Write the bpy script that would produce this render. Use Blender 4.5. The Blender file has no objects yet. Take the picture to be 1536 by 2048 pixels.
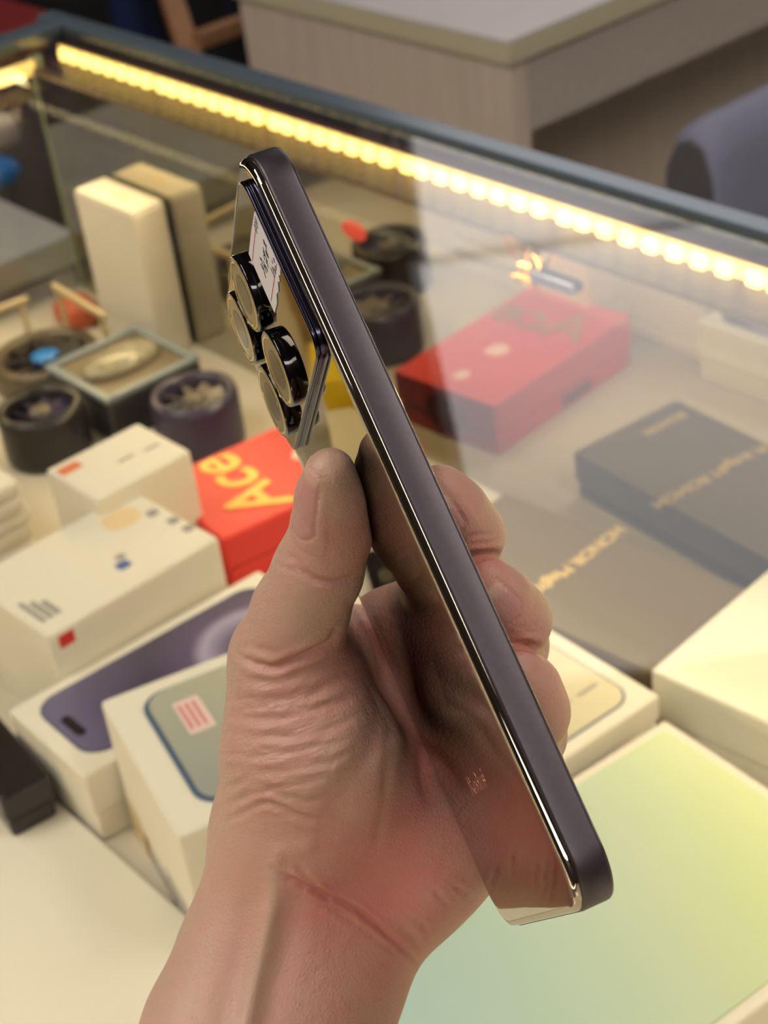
import bpy, bmesh, math, random
import numpy as np
from mathutils import Matrix, Vector

random.seed(7)
rng = np.random.default_rng(7)
SC = bpy.context.scene
COL = SC.collection

# ------------------------------------------------------------------ camera
F_PX, PITCH, ROLL = 3400.0, math.radians(33.0), math.radians(8.0)
CAM_POS = np.array([0.0, 0.0, 1.33])
_F = np.array([0, math.cos(PITCH), -math.sin(PITCH)])
_R0 = np.array([1.0, 0, 0])
_U0 = np.array([0, math.sin(PITCH), math.cos(PITCH)])
CX = math.cos(ROLL) * _R0 - math.sin(ROLL) * _U0
CY = math.sin(ROLL) * _R0 + math.cos(ROLL) * _U0
CAM_M = Matrix(((CX[0], CY[0], -_F[0], CAM_POS[0]),
                (CX[1], CY[1], -_F[1], CAM_POS[1]),
                (CX[2], CY[2], -_F[2], CAM_POS[2]), (0, 0, 0, 1)))
cam_d = bpy.data.cameras.new('camera')
cam = bpy.data.objects.new('camera', cam_d)
COL.objects.link(cam)
cam.matrix_world = CAM_M
cam_d.sensor_fit = 'VERTICAL'
cam_d.sensor_height = 24.0
cam_d.lens = F_PX / 2048 * 24.0
cam_d.clip_start = 0.02
cam_d.dof.use_dof = True
cam_d.dof.focus_distance = 0.345
cam_d.dof.aperture_fstop = 17.0
cam_d.dof.aperture_blades = 0
SC.camera = cam

# ------------------------------------------------------------------ world, exposure
W = bpy.data.worlds.new('room_air')
SC.world = W
W.use_nodes = True
W.node_tree.nodes['Background'].inputs[0].default_value = (0.75, 0.78, 0.85, 1)
W.node_tree.nodes['Background'].inputs[1].default_value = 0.25
SC.view_settings.view_transform = 'Standard'
SC.view_settings.look = 'None'
SC.view_settings.exposure = 0.0
SC.view_settings.gamma = 1.0
SC.view_settings.use_curve_mapping = False
SC.cycles.use_light_tree = False
SC.cycles.max_bounces = 4
SC.cycles.diffuse_bounces = 2
SC.cycles.glossy_bounces = 3
SC.cycles.transmission_bounces = 4
SC.cycles.transparent_max_bounces = 8
SC.cycles.sample_clamp_indirect = 4.0
SC.cycles.caustics_reflective = False
SC.cycles.caustics_refractive = False


def area_light(name, loc, target, sx, sy, power, color):
    d = bpy.data.lights.new(name, 'AREA')
    d.shape = 'RECTANGLE'
    d.size, d.size_y = sx, sy
    d.energy = power
    d.color = color
    o = bpy.data.objects.new(name, d)
    COL.objects.link(o)
    o.location = loc
    o.rotation_euler = (Vector(target) - Vector(loc)).to_track_quat('-Z', 'Y').to_euler()
    return o


def bp(x, y, z):
    """the point of the place that lies at pixel (x, y) and height z"""
    d = _F + CX * (x - 768) / F_PX - CY * (y - 1024) / F_PX
    t = (z - CAM_POS[2]) / d[2]
    return CAM_POS + d * t


# ------------------------------------------------------------------ helpers
def lin(r, g, b):
    def c(v):
        v /= 255.0
        return v / 12.92 if v <= 0.04045 else ((v + 0.055) / 1.055) ** 2.4
    return (c(r), c(g), c(b), 1.0)


_mats = {}


def mat(name, col=(200, 200, 200), rough=0.5, metal=0.0, spec=0.5, emit=None, strength=0.0,
        noise=0.0, nscale=60.0, bump=0.0, bscale=200.0, coat=0.0, stretch=None):
    if name in _mats:
        return _mats[name]
    m = bpy.data.materials.new(name)
    m.use_nodes = True
    nt = m.node_tree
    b = nt.nodes['Principled BSDF']
    c = lin(*col)
    b.inputs['Base Color'].default_value = c
    b.inputs['Roughness'].default_value = rough
    b.inputs['Metallic'].default_value = metal
    b.inputs['Specular IOR Level'].default_value = spec
    b.inputs['Coat Weight'].default_value = coat
    if emit:
        b.inputs['Emission Color'].default_value = lin(*emit)
        b.inputs['Emission Strength'].default_value = strength
    if noise or bump:
        tc = nt.nodes.new('ShaderNodeTexCoord')
        mp = nt.nodes.new('ShaderNodeMapping')
        if stretch:
            mp.inputs['Scale'].default_value = stretch
        nt.links.new(tc.outputs['Object'], mp.inputs['Vector'])
    if noise:
        n = nt.nodes.new('ShaderNodeTexNoise')
        n.inputs['Scale'].default_value = nscale
        n.inputs['Detail'].default_value = 4
        nt.links.new(mp.outputs[0], n.inputs['Vector'])
        r = nt.nodes.new('ShaderNodeValToRGB')
        r.color_ramp.elements[0].position = 0.3
        r.color_ramp.elements[1].position = 0.7
        r.color_ramp.elements[0].color = tuple(v * (1 - noise) for v in c[:3]) + (1,)
        r.color_ramp.elements[1].color = tuple(min(1, v * (1 + noise)) for v in c[:3]) + (1,)
        nt.links.new(n.outputs['Fac'], r.inputs['Fac'])
        nt.links.new(r.outputs['Color'], b.inputs['Base Color'])
    if bump:
        n2 = nt.nodes.new('ShaderNodeTexNoise')
        n2.inputs['Scale'].default_value = bscale
        n2.inputs['Detail'].default_value = 3
        nt.links.new(mp.outputs[0], n2.inputs['Vector'])
        bn = nt.nodes.new('ShaderNodeBump')
        bn.inputs['Strength'].default_value = bump
        bn.inputs['Distance'].default_value = 0.001
        nt.links.new(n2.outputs['Fac'], bn.inputs['Height'])
        nt.links.new(bn.outputs['Normal'], b.inputs['Normal'])
    _mats[name] = m
    return m


def glass_mat(name, tint, ior=1.5, rough=0.0):
    """thin clear plate: transparent body, Fresnel gloss on its faces"""
    m = bpy.data.materials.new(name)
    m.use_nodes = True
    nt = m.node_tree
    nt.nodes.clear()
    out = nt.nodes.new('ShaderNodeOutputMaterial')
    t = nt.nodes.new('ShaderNodeBsdfTransparent')
    t.inputs[0].default_value = tint
    g = nt.nodes.new('ShaderNodeBsdfGlossy')
    g.inputs['Roughness'].default_value = rough
    g.inputs['Color'].default_value = (1, 1, 1, 1)
    fr = nt.nodes.new('ShaderNodeFresnel')
    # the same reflectance on the entering and the leaving face of the plate
    ge = nt.nodes.new('ShaderNodeNewGeometry')
    mr = nt.nodes.new('ShaderNodeMapRange')
    mr.inputs['To Min'].default_value = ior
    mr.inputs['To Max'].default_value = 1.0 / ior
    nt.links.new(ge.outputs['Backfacing'], mr.inputs['Value'])
    nt.links.new(mr.outputs[0], fr.inputs['IOR'])
    mx = nt.nodes.new('ShaderNodeMixShader')
    nt.links.new(fr.outputs[0], mx.inputs[0])
    nt.links.new(t.outputs[0], mx.inputs[1])
    nt.links.new(g.outputs[0], mx.inputs[2])
    nt.links.new(mx.outputs[0], out.inputs[0])
    _mats[name] = m
    return m


def tag(o, label=None, cat=None, group=None, kind=None):
    if label:
        o['label'] = label
    if cat:
        o['category'] = cat
    if group:
        o['group'] = group
    if kind:
        o['kind'] = kind
    return o


def mesh_obj(name, verts, faces, material, parent=None, smooth=False, loc=(0, 0, 0), M=None):
    """link one mesh object; vertices are in the frame of M / loc / the parent"""
    me = bpy.data.meshes.new(name)
    me.from_pydata([tuple(map(float, v)) for v in verts], [], [tuple(f) for f in faces])
    bm = bmesh.new()
    bm.from_mesh(me)
    bmesh.ops.recalc_face_normals(bm, faces=bm.faces)
    bm.to_mesh(me)
    bm.free()
    if smooth:
        me.polygons.foreach_set('use_smooth', [True] * len(me.polygons))
    if isinstance(material, (list, tuple)):
        for m in material:
            me.materials.append(m)
    else:
        me.materials.append(material)
    o = bpy.data.objects.new(name, me)
    COL.objects.link(o)
    if parent is not None:
        o.parent = parent
    if M is not None:
        o.matrix_local = M
    else:
        o.location = loc
    return o


def empty(name, M=None, loc=(0, 0, 0)):
    o = bpy.data.objects.new(name, None)
    o.empty_display_size = 0.02
    COL.objects.link(o)
    if M is not None:
        o.matrix_world = M
    else:
        o.location = loc
    return o


def rrect(w, h, r, seg=6):
    """rounded rectangle 0..w x 0..h, counter-clockwise"""
    pts = []
    for cx, cy, a0 in ((w - r, r, -90), (w - r, h - r, 0), (r, h - r, 90), (r, r, 180)):
        for k in range(seg + 1):
            a = math.radians(a0 + 90 * k / seg)
            pts.append((cx + r * math.cos(a), cy + r * math.sin(a)))
    return pts


def inset_rrect(x0, y0, w, h, r, ins, seg):
    rr = max(r - ins, 0.05 * r)
    return [(x0 + ins + a, y0 + ins + b) for a, b in rrect(w - 2 * ins, h - 2 * ins, rr, seg)]


def loft(rings, cap0=True, cap1=True):
    """closed rings of equal length -> verts, faces"""
    n = len(rings[0])
    V = [p for r in rings for p in r]
    Fc = []
    for i in range(len(rings) - 1):
        for j in range(n):
            k = (j + 1) % n
            Fc.append((i * n + j, i * n + k, (i + 1) * n + k, (i + 1) * n + j))
    if cap0:
        Fc.append(tuple(range(n - 1, -1, -1)))
    if cap1:
        Fc.append(tuple((len(rings) - 1) * n + j for j in range(n)))
    return V, Fc


def tube(path, rad, seg=8, closed=False):
    """tube along a path; rad a number or a list"""
    P = [Vector(p) for p in path]
    n = len(P)
    rings = []
    up = Vector((0.123, 0.31, 0.94)).normalized()
    for i, p in enumerate(P):
        if closed:
            t = P[(i + 1) % n] - P[i - 1]
        else:
            t = P[min(i + 1, n - 1)] - P[max(i - 1, 0)]
        t.normalize()
        a = t.cross(up)
        if a.length < 1e-4:
            a = t.cross(Vector((1, 0, 0)))
        a.normalize()
        b = t.cross(a)
        r = rad[i] if isinstance(rad, (list, tuple)) else rad
        rings.append([tuple(p + a * (r * math.cos(2 * math.pi * k / seg)) + b * (r * math.sin(2 * math.pi * k / seg)))
                      for k in range(seg)])
    if closed:
        V, Fc = loft(rings, False, False)
        m = len(rings)
        for j in range(seg):
            k = (j + 1) % seg
            Fc.append(((m - 1) * seg + j, (m - 1) * seg + k, k, j))
        return V, Fc
    return loft(rings)


def join_vf(parts):
    V, Fc = [], []
    for v, f in parts:
        o = len(V)
        V += list(v)
        Fc += [tuple(i + o for i in q) for q in f]
    return V, Fc


def box_vf(x0, x1, y0, y1, z0, z1, bev=0.0):
    if bev <= 0:
        V = [(x, y, z) for z in (z0, z1) for x, y in ((x0, y0), (x1, y0), (x1, y1), (x0, y1))]
        return V, [(3, 2, 1, 0), (4, 5, 6, 7), (0, 1, 5, 4), (1, 2, 6, 5), (2, 3, 7, 6), (3, 0, 4, 7)]
    rings = []
    w, h = x1 - x0, y1 - y0
    for ins, z in ((bev, z0), (bev * .3, z0 + bev * .3), (0, z0 + bev), (0, z1 - bev), (bev * .3, z1 - bev * .3), (bev, z1)):
        rings.append([(a, b, z) for a, b in inset_rrect(x0, y0, w, h, bev * 1.2, ins, 3)])
    return loft(rings)


def glyph_mesh(name, text, size, material, parent, M, extrude=0.0002, bold=0.0, font_shear=0.0, align='CENTER', xs=1.0):
    """lettering as flat raised mesh"""
    cu = bpy.data.curves.new(name, 'FONT')
    cu.body = text
    cu.size = size
    cu.extrude = extrude
    cu.offset = bold
    cu.shear = font_shear
    cu.align_x = align
    cu.align_y = 'CENTER'
    cu.resolution_u = 4
    tmp = bpy.data.objects.new(name, cu)
    COL.objects.link(tmp)
    dg = bpy.context.evaluated_depsgraph_get()
    me = bpy.data.meshes.new_from_object(tmp.evaluated_get(dg))
    bpy.data.objects.remove(tmp)
    me.materials.clear()
    me.materials.append(material)
    if xs != 1.0:
        for v in me.vertices:
            v.co.x *= xs
    o = bpy.data.objects.new(name, me)
    COL.objects.link(o)
    o.parent = parent
    o.matrix_local = M
    return o

# ================================================================== the room
PANEL_GLOW, VEIL_GLOW = 11.0, 1.3
AX = np.array([.5955, -.8034, 0.0])        # along the counter, to the right
BX = np.array([-.8034, -.5955, 0.0])       # across the counter, towards the viewer
OC = np.array([-.198, 1.2057, 0.0])         # rear left corner of the counter (plan)
GZ = 0.98                                   # counter glass, top face
SZ = 0.79                                   # shelf the boxes lie on


def cm(a, b, z, yaw=0.0):
    """frame with x along the counter, y across it away from the viewer"""
    o = OC + AX * a + BX * b
    c, s = math.cos(yaw), math.sin(yaw)
    x = AX * c - BX * s
    y = -BX * c - AX * s
    y = np.cross([0, 0, 1], x)
    return Matrix(((x[0], y[0], 0, o[0]), (x[1], y[1], 0, o[1]), (0, 0, 1, z), (0, 0, 0, 1)))


def struct(name, vf, m, M=None):
    return tag(mesh_obj(name, *vf, m, M=M), kind='structure')


def build_room():
    fl = mat('floor_tiles_grey', (120, 112, 104), .5, noise=.12, nscale=8)
    wl = mat('wall_paint_warm_grey', (176, 170, 164), .85, noise=.03, nscale=30)
    ce = mat('ceiling_grey', (150, 146, 140), .9)
    wf = mat('wall_paint_dark', (70, 64, 62), .85)
    struct('floor', box_vf(-3.2, 3.2, -2.2, 4.6, -.06, 0), fl)
    struct('ceiling', box_vf(-3.2, 3.2, -2.2, 4.6, 2.75, 2.81), ce)
    struct('wall_back', box_vf(-3.2, 3.2, 4.6, 4.7, 0, 2.75), wl)
    struct('wall_front', box_vf(-3.2, 3.2, -2.3, -2.2, 0, 2.75), wf)
    struct('wall_left', box_vf(-3.3, -3.2, -2.3, 4.7, 0, 2.75), wf)
    struct('wall_right', box_vf(3.2, 3.3, -2.3, 4.7, 0, 2.75), wl)
    em = mat('ceiling_panel_glow', (255, 250, 244), .5, emit=(255, 244, 232), strength=PANEL_GLOW)
    em2 = mat('added_veil_glow', (250, 248, 246), .5, emit=(246, 243, 246), strength=VEIL_GLOW)  # glow of the added surfaces that make the veil on the glass
    wm = mat('panel_frame_white', (230, 230, 230), .5)

    def light(lab, x0, x1, y0, y1, m, group=None):
        cx, cy, hx, hy = (x0 + x1) / 2, (y0 + y1) / 2, (x1 - x0) / 2, (y1 - y0) / 2
        r = tag(empty('ceiling_light', loc=(cx, cy, 2.735)), lab, 'ceiling light', group)
        mesh_obj('diffuser', *box_vf(-hx, hx, -hy, hy, -.012, 0), m, r)
        V, Fc = join_vf([box_vf(-hx - .03, hx + .03, -hy - .03, -hy, -.018, .012), box_vf(-hx - .03, hx + .03, hy, hy + .03, -.018, .012),
                         box_vf(-hx - .03, -hx, -hy, hy, -.018, .012), box_vf(hx, hx + .03, -hy, hy, -.018, .012)])
        mesh_obj('frame', V, Fc, wm, r)
    light('long ceiling light panel above the left end of the counter', -1.35, -.75, -.2, 1.0, em, 'long ceiling light panels')
    light('long ceiling light panel above the right of the viewer', .95, 1.55, -.6, .6, em, 'long ceiling light panels')
    light('long ceiling light panel far to the left of the viewer', -2.5, -1.9, -.8, .4, em, 'long ceiling light panels')
    light('long ceiling light panel behind the viewer', -.7, .6, -2.15, -1.5, em, 'long ceiling light panels')
    light('very large added glow panel above the desk, mirrored as a veil in the counter glass', .20, 2.5, 2.55, 4.50, em2)  # unseen panel added only for its pale reflection in the counter glass
    r = tag(empty('veil_glow_box', loc=(1.385, 4.6, 2.2)), 'long added glow box high on the back wall, mirrored as a veil in the counter glass', 'added glow box')  # added glowing face that carries the veil up to the rear rail
    mesh_obj('glow_face', *box_vf(-1.16, 1.16, -.062, -.055, -.3, .525), em2, r)
    mesh_obj('casing', *box_vf(-1.18, 1.18, -.055, -.001, -.31, .53), wm, r)


build_room()


# ================================================================== the glass showcase
def build_case():
    M = cm(0, 0, 0)
    root = tag(empty('glass_showcase', M), 'glass display counter with mirrored back and a glowing light strip under its top', 'display counter')
    # local: x along the counter, y away from the viewer (minus b)
    glass = glass_mat('showcase_glass', (.955, .965, .94, 1))
    edge = mat('glass_edge_green', (186, 194, 156), .3, noise=.05)
    white = mat('showcase_laminate', (214, 205, 188), .6)
    mirror = mat('showcase_mirror', (176, 172, 160), .02, 1.0)
    rail = mat('rail_brown', (72, 46, 46), .45)
    trim = mat('rail_grey_glass', (86, 98, 108), .25, .2)
    L, D = 1.9, .64
    mesh_obj('top_glass', *box_vf(-.012, L, -D, .030, GZ - .008, GZ), glass, root)
    mesh_obj('rear_rail', *box_vf(-.03, L, .0225, .040, GZ - .04, GZ - .0085), rail, root)
    mesh_obj('rear_sill', *box_vf(-.03, L, -.003, .0225, GZ - .04, GZ - .018), rail, root)
    mesh_obj('rear_trim', *box_vf(-.05, L, .0302, .046, GZ - .008, GZ + .003, .002), trim, root)
    mesh_obj('side_trim', *box_vf(-.034, -.0122, -D, .030, GZ - .008, GZ + .003, .002), trim, root)
    mesh_obj('mirror_back', *box_vf(.004, L, -.008, -.003, SZ, GZ - .020), mirror, root)
    mesh_obj('mirror_cap', *box_vf(.002, L, -.0092, -.003, GZ - .020, GZ - .0165), mat('cap_glow_brown', (112, 92, 66), .6), root)  # added cap over the bright mirror edge; strip glow put into its brown
    mesh_obj('side_glass', *box_vf(-.006, 0, -D, 0, SZ - .004, GZ - .009), glass, root)
    mesh_obj('corner_edge', *box_vf(-.006, .0015, -.006, .0015, SZ - .004, GZ - .009), edge, root)
    mesh_obj('front_glass', *box_vf(-.006, L, -D - .006, -D, SZ - .004, GZ), glass, root)
    mesh_obj('shelf', *box_vf(-.01, L, -D, .013, SZ - .024, SZ), white, root)
    mesh_obj('cabinet', *box_vf(0, L, -D + .02, .0, .06, SZ - .024), white, root)
    mesh_obj('plinth', *box_vf(.03, L - .03, -D + .05, -.03, 0, .06), mat('plinth_dark', (50, 48, 46), .6), root)
    # light strip along the rear and the left edge
    led = mat('led_glow', (255, 236, 170), .5, emit=(255, 214, 112), strength=4.2)
    tape = mat('led_tape', (255, 236, 180), .5, emit=(255, 205, 104), strength=1.7)
    for q in (led, tape):
        q.cycles.emission_sampling = 'NONE'
    dome = box_vf(-.0045, .0045, -.0022, .0022, -.0042, .0042, .0016)
    me = None
    for nm, along, n, step, s0 in (('led_strip', 'x', 76, .0155, .012), ('led_strip', 'y', 36, .0155, .03)):
        gaps = (8, 15) if along == 'x' else ()
        Ml = Matrix.Translation((-.012, .0215, GZ - .0145)) if along == 'x' else Matrix.Translation((.003, 0, GZ - .0155)) @ Matrix.Rotation(-math.pi / 2, 4, 'Z')
        lg = s0 + n * step
        st = mesh_obj(nm, *box_vf(.006, lg, -.0015, 0, -.0052, .0052), tape, root, M=Ml)
        for k in range(n):
            x = s0 + k * step
            if me is None:
                o = mesh_obj('led', *dome, led, st)
                me = o.data
            else:
                o = bpy.data.objects.new('led', me)
                COL.objects.link(o)
                o.parent = st
            o.location = (x + (.003 if k % 8 == 0 else 0), -.0032, 0)
    # the strip's own light
    for nm, a, b, yaw, ln, p in (('rear_strip_light', .62, .014, 0, 1.25, 1.75), ('side_strip_light', .012, .32, math.pi / 2, .58, .55),
                                 ('front_strip_light', .75, D - .02, 0, 1.3, .95)):
        d = bpy.data.lights.new(nm, 'AREA')
        d.shape = 'RECTANGLE'
        d.size, d.size_y = ln, .012
        d.energy = p
        d.color = (1.0, .75, .38)
        o = bpy.data.objects.new(nm, d)
        COL.objects.link(o)
        o.parent = root
        src = Vector((a, -b, GZ - .024))
        tgt = {'rear_strip_light': Vector((a, -.34, SZ)), 'side_strip_light': Vector((.35, -b, SZ)), 'front_strip_light': Vector((a, -.25, SZ))}[nm]
        q = (tgt - src).to_track_quat('-Z', 'X' if False else 'Y')
        if nm == 'side_strip_light':
            Mx = Matrix.Translation(src) @ q.to_matrix().to_4x4() @ Matrix.Rotation(0, 4, 'Z')
        else:
            Mx = Matrix.Translation(src) @ q.to_matrix().to_4x4()
        o.matrix_local = Mx
    # lock with a gold key on the mirror door
    gold = mat('key_gold', (196, 146, 52), .5, .8)
    kb = empty('door_key')
    kb.parent = root
    p = bp(1098, 505, .95)
    loc = M.inverted() @ Vector(p)
    kb.matrix_local = Matrix.Translation((loc.x, -.0085, .945))
    kb['label'] = 'small gold key loops in the lock of the mirror door'

    def ringp(cx, cz, rx, rz, tilt):
        return [(cx + rx * math.cos(t) * math.cos(tilt) - rz * math.sin(t) * math.sin(tilt), -.004 - .004 * math.sin(t),
                 cz + rx * math.cos(t) * math.sin(tilt) + rz * math.sin(t) * math.cos(tilt)) for t in [2 * math.pi * i / 20 for i in range(20)]]
    mesh_obj('key_loop', *tube(ringp(-.004, .012, .0045, .009, .35), .0011, 6, True), gold, kb, True)
    mesh_obj('key_loop', *tube(ringp(.007, .009, .004, .008, -.45), .0011, 6, True), gold, kb, True)
    mesh_obj('key_loop', *tube(ringp(-.001, -.004, .006, .004, .2), .0012, 6, True), gold, kb, True)
    mesh_obj('key_bow', *box_vf(-.003, .004, -.006, -.001, -.001, .006, .001), gold, kb)
    mesh_obj('lock_bar', *box_vf(.004, .034, -.004, 0, -.003, .003, .001), mat('lock_bar_blue', (72, 78, 110), .7), kb)
    # small red disc painted in for a red thing's reflection in the mirror
    q = M.inverted() @ Vector(bp(740, 447, .93))
    V, Fc = loft([[(.011 * math.cos(t), y, .006 * math.sin(t)) for t in [2 * math.pi * i / 16 for i in range(16)]] for y in (0, .0006)])
    mesh_obj('red_reflection', V, Fc, mat('reflection_red', (214, 70, 50), .6), root, M=Matrix.Translation((q.x, -.0088, .93)))
    return root


CASE = build_case()


# ================================================================== cartons on the shelf
def carton(name, label, cat, c0, c1, ztop, w, z0, m_lid, m_base=None, length=None, lidf=.62, bev=.0016, group=None, gap=.0012, yaw=0.0):
    """two-part carton; c0 -> c1 is one top edge seen in the photo, w its other side (+ away, - nearer)"""
    P0, P1 = bp(c0[0], c0[1], ztop), bp(c1[0], c1[1], ztop)
    ex = P1 - P0
    L = np.linalg.norm(ex) if length is None else length
    ex = ex / np.linalg.norm(ex)
    if yaw:
        c, s = math.cos(yaw), math.sin(yaw)
        ex = np.array([ex[0] * c - ex[1] * s, ex[0] * s + ex[1] * c, 0])
    ey = np.array([-ex[1], ex[0], 0])
    o = P0.copy()
    if w < 0:
        o = P0 + ey * w
        w = -w
    o[2] = z0
    M = Matrix(((ex[0], ey[0], 0, o[0]), (ex[1], ey[1], 0, o[1]), (0, 0, 1, o[2]), (0, 0, 0, 1)))
    H = ztop - z0
    root = tag(empty(name, M), label, cat, group)
    hb = H * (1 - lidf)
    mesh_obj('lid', *box_vf(0, L, 0, w, hb + gap, H, bev), m_lid, root)
    mesh_obj('base', *box_vf(gap, L - gap, gap, w - gap, 0, hb + gap * .3, bev), m_base or m_lid, root)
    return root, L, w, H


def panel(root, name, x0, x1, y0, y1, z, r, m, th=.0006, seg=5):
    V, Fc = loft([[(x0 + a, y0 + b, z + k * th) for a, b in rrect(x1 - x0, y1 - y0, r, seg)] for k in (-.3, 1)])
    return mesh_obj(name, V, Fc, m, root)


def flat(x, y, z, ang=0.0):
    return Matrix.Translation((x, y, z)) @ Matrix.Rotation(ang, 4, 'Z')


def ramp_mat(name, stops, rough=.3, axis=(1, 0, 0), scale=1.0, off=0.0, noise=0.0, coat=0.0, nsc=12.0):
    m = bpy.data.materials.new(name)
    m.use_nodes = True
    nt = m.node_tree
    b = nt.nodes['Principled BSDF']
    b.inputs['Roughness'].default_value = rough
    b.inputs['Coat Weight'].default_value = coat
    tc = nt.nodes.new('ShaderNodeTexCoord')
    dp = nt.nodes.new('ShaderNodeVectorMath')
    dp.operation = 'DOT_PRODUCT'
    dp.inputs[1].default_value = axis
    nt.links.new(tc.outputs['Object'], dp.inputs[0])
    ma = nt.nodes.new('ShaderNodeMath')
    ma.operation = 'MULTIPLY_ADD'
    ma.inputs[1].default_value = scale
    ma.inputs[2].default_value = off
    nt.links.new(dp.outputs['Value'], ma.inputs[0])
    last = ma
    if noise:
        n = nt.nodes.new('ShaderNodeTexNoise')
        n.inputs['Scale'].default_value = nsc
        nt.links.new(tc.outputs['Object'], n.inputs['Vector'])
        m2 = nt.nodes.new('ShaderNodeMath')
        m2.operation = 'MULTIPLY_ADD'
        m2.inputs[1].default_value = noise
        nt.links.new(n.outputs['Fac'], m2.inputs[0])
        nt.links.new(ma.outputs[0], m2.inputs[2])
        last = m2
    rp = nt.nodes.new('ShaderNodeValToRGB')
    e = rp.color_ramp.elements
    e[0].position, e[0].color = stops[0][0], lin(*stops[0][1])
    e[1].position, e[1].color = stops[-1][0], lin(*stops[-1][1])
    for p, c in stops[1:-1]:
        q = e.new(p)
        q.color = lin(*c)
    nt.links.new(last.outputs[0], rp.inputs['Fac'])
    nt.links.new(rp.outputs['Color'], b.inputs['Base Color'])
    return m


white = mat('carton_white', (232, 226, 214), .55)
white2 = mat('carton_white_matte', (224, 216, 200), .65)
redm = mat('carton_red', (226, 52, 50), .42)
goldp = mat('print_gold', (226, 198, 128), .35, .3)
greyt = mat('print_grey', (158, 154, 152), .6)
bluet = mat('print_blue', (80, 104, 168), .6)
redt = mat('print_red', (206, 44, 44), .6)
blackm = mat('carton_black', (38, 34, 33), .38)
navyb = mat('carton_edge_dark', (34, 36, 46), .4)

# --- wide flat white box that the lower left boxes lie on
P = cm(.385, .60, SZ)
r = tag(empty('flat_carton', P), 'wide flat cream white box under the boxes at the lower left corner', 'box')
mesh_obj('lid', *box_vf(0, .304, 0, .268, .002, .006, .0012), white, r)
mesh_obj('base', *box_vf(.001, .303, .001, .267, 0, .0022, .0005), white2, r)
glyph = mat('print_faint', (206, 190, 170), .6)
for k in range(4):
    panel(r, 'faint_print', .245 + .007 * k, .249 + .007 * k, .130, .147, .006, .0008, glyph, .0002)

# --- red carton with gold lettering
r, L, w, H = carton('red_carton', 'red phone box with gold Ace lettering between white boxes', 'box', (300, 965), (580, 840), .826, -.083, SZ, redm, length=.136)
glyph_mesh('gold_lettering', 'Ace', .046, mat('print_gold_deep', (196, 146, 70), .32, .6), r, flat(.036, w * .50, H + .0004, math.pi / 2), .0002, .0008, .2)
rr_ = random.Random(2)
V, Fc = loft([[(.082 + q * math.cos(t) * (.8 + .3 * ((i * 7) % 5) / 5), w * .52 + q * math.sin(t) * (.8 + .3 * ((i * 3) % 4) / 4), H + z)
               for i, t in enumerate([2 * math.pi * i / 14 for i in range(14)])] for q, z in ((.0085, -.0002), (.0085, .0004))])
mesh_obj('white_splash_print', V, Fc, mat('print_pinkish_white', (250, 200, 190), .5), r)
V, Fc = loft([[(.118 + q * math.cos(t), w * .50 + q * .8 * math.sin(t), H + z) for t in [2 * math.pi * i / 14 for i in range(14)]] for q, z in ((.006, -.0002), (.006, .0004))])
mesh_obj('white_splash_print', V, Fc, mat('print_pinkish_white'), r)
for k in range(5):
    mesh_obj('dark_print', *box_vf(.045 + .006 * k, .0485 + .006 * k, -.0005, .0003, .004, .011), mat('print_dark_red', (110, 24, 26), .6), r)
mesh_obj('end_oval_print', *loft([[(L + z, w * .5 + .016 * math.cos(t), H * .5 + .014 * math.sin(t)) for t in [2 * math.pi * i / 18 for i in range(18)]] for z in (-.0004, .0005)]), mat('print_dark_red'), r)

# --- tall white carton with grey print
r, L, w, H = carton('white_carton', 'tall white box with a blue mark and a red corner mark beside the red box', 'box', (95, 1275), (437, 1075), .858, .076, SZ, white, lidf=.82)
panel(r, 'blue_mark', L * .53, L * .60, w * .22, w * .31, H, .002, bluet, .0003)
panel(r, 'grey_mark', L * .57, L * .62, w * .33, w * .39, H, .001, greyt, .0003)
for k, (x, y) in enumerate(((.93, .62), (.955, .42), (.96, .26))):
    panel(r, 'grey_mark', L * x - .003, L * x + .003, w * y - .003, w * y + .003, H, .0012, greyt, .0003)
for k in range(3):
    panel(r, 'text_line', L * .05 + .0042 * k, L * .05 + .0065 * k / 2.2 + .0026 + .0015 * k, w * .16, w * (.46 - .05 * k), H, .0003, greyt, .0003)
mesh_obj('red_mark', *box_vf(L * .05, L * .13, -.0004, .0006, H - .010, H - .003), redt, r)
panel(r, 'buff_stain', L * .70, L * .90, w * .62, w * .86, H, .008, mat('print_buff', (232, 206, 168), .6), .0002)

# --- small white carton behind it
r, L, w, H = carton('white_carton', 'small white box with an orange corner mark left of the red box', 'box', (90, 940), (275, 845), .868, -.050, SZ, white)
panel(r, 'orange_mark', .003, .016, w - .014, w - .006, H, .001, mat('print_orange', (222, 120, 80), .6), .0003)
panel(r, 'grey_mark', .030, .040, w * .44, w * .47, H, .001, greyt, .0003)
panel(r, 'grey_mark', .046, .056, w * .40, w * .43, H, .001, greyt, .0003)

# --- stack of thin white leaflets at the left edge
for k in range(5):
    M = cm(.238 + .002 * (k % 3), .290 + .001 * ((k * 2) % 3), SZ + .0001 + .0101 * k, .06 * ((k % 3) - 1))
    o = tag(mesh_obj('leaflet_pack', *box_vf(-.05, .05, .0, .07, 0, .0100, .003), white2 if k % 2 else white, M=M),
            ('lowest', 'second lowest', 'middle', 'second highest', 'topmost')[k] + ' white packet of the small pile at the left edge', 'packet', 'pile of white packets at the left edge')

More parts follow.
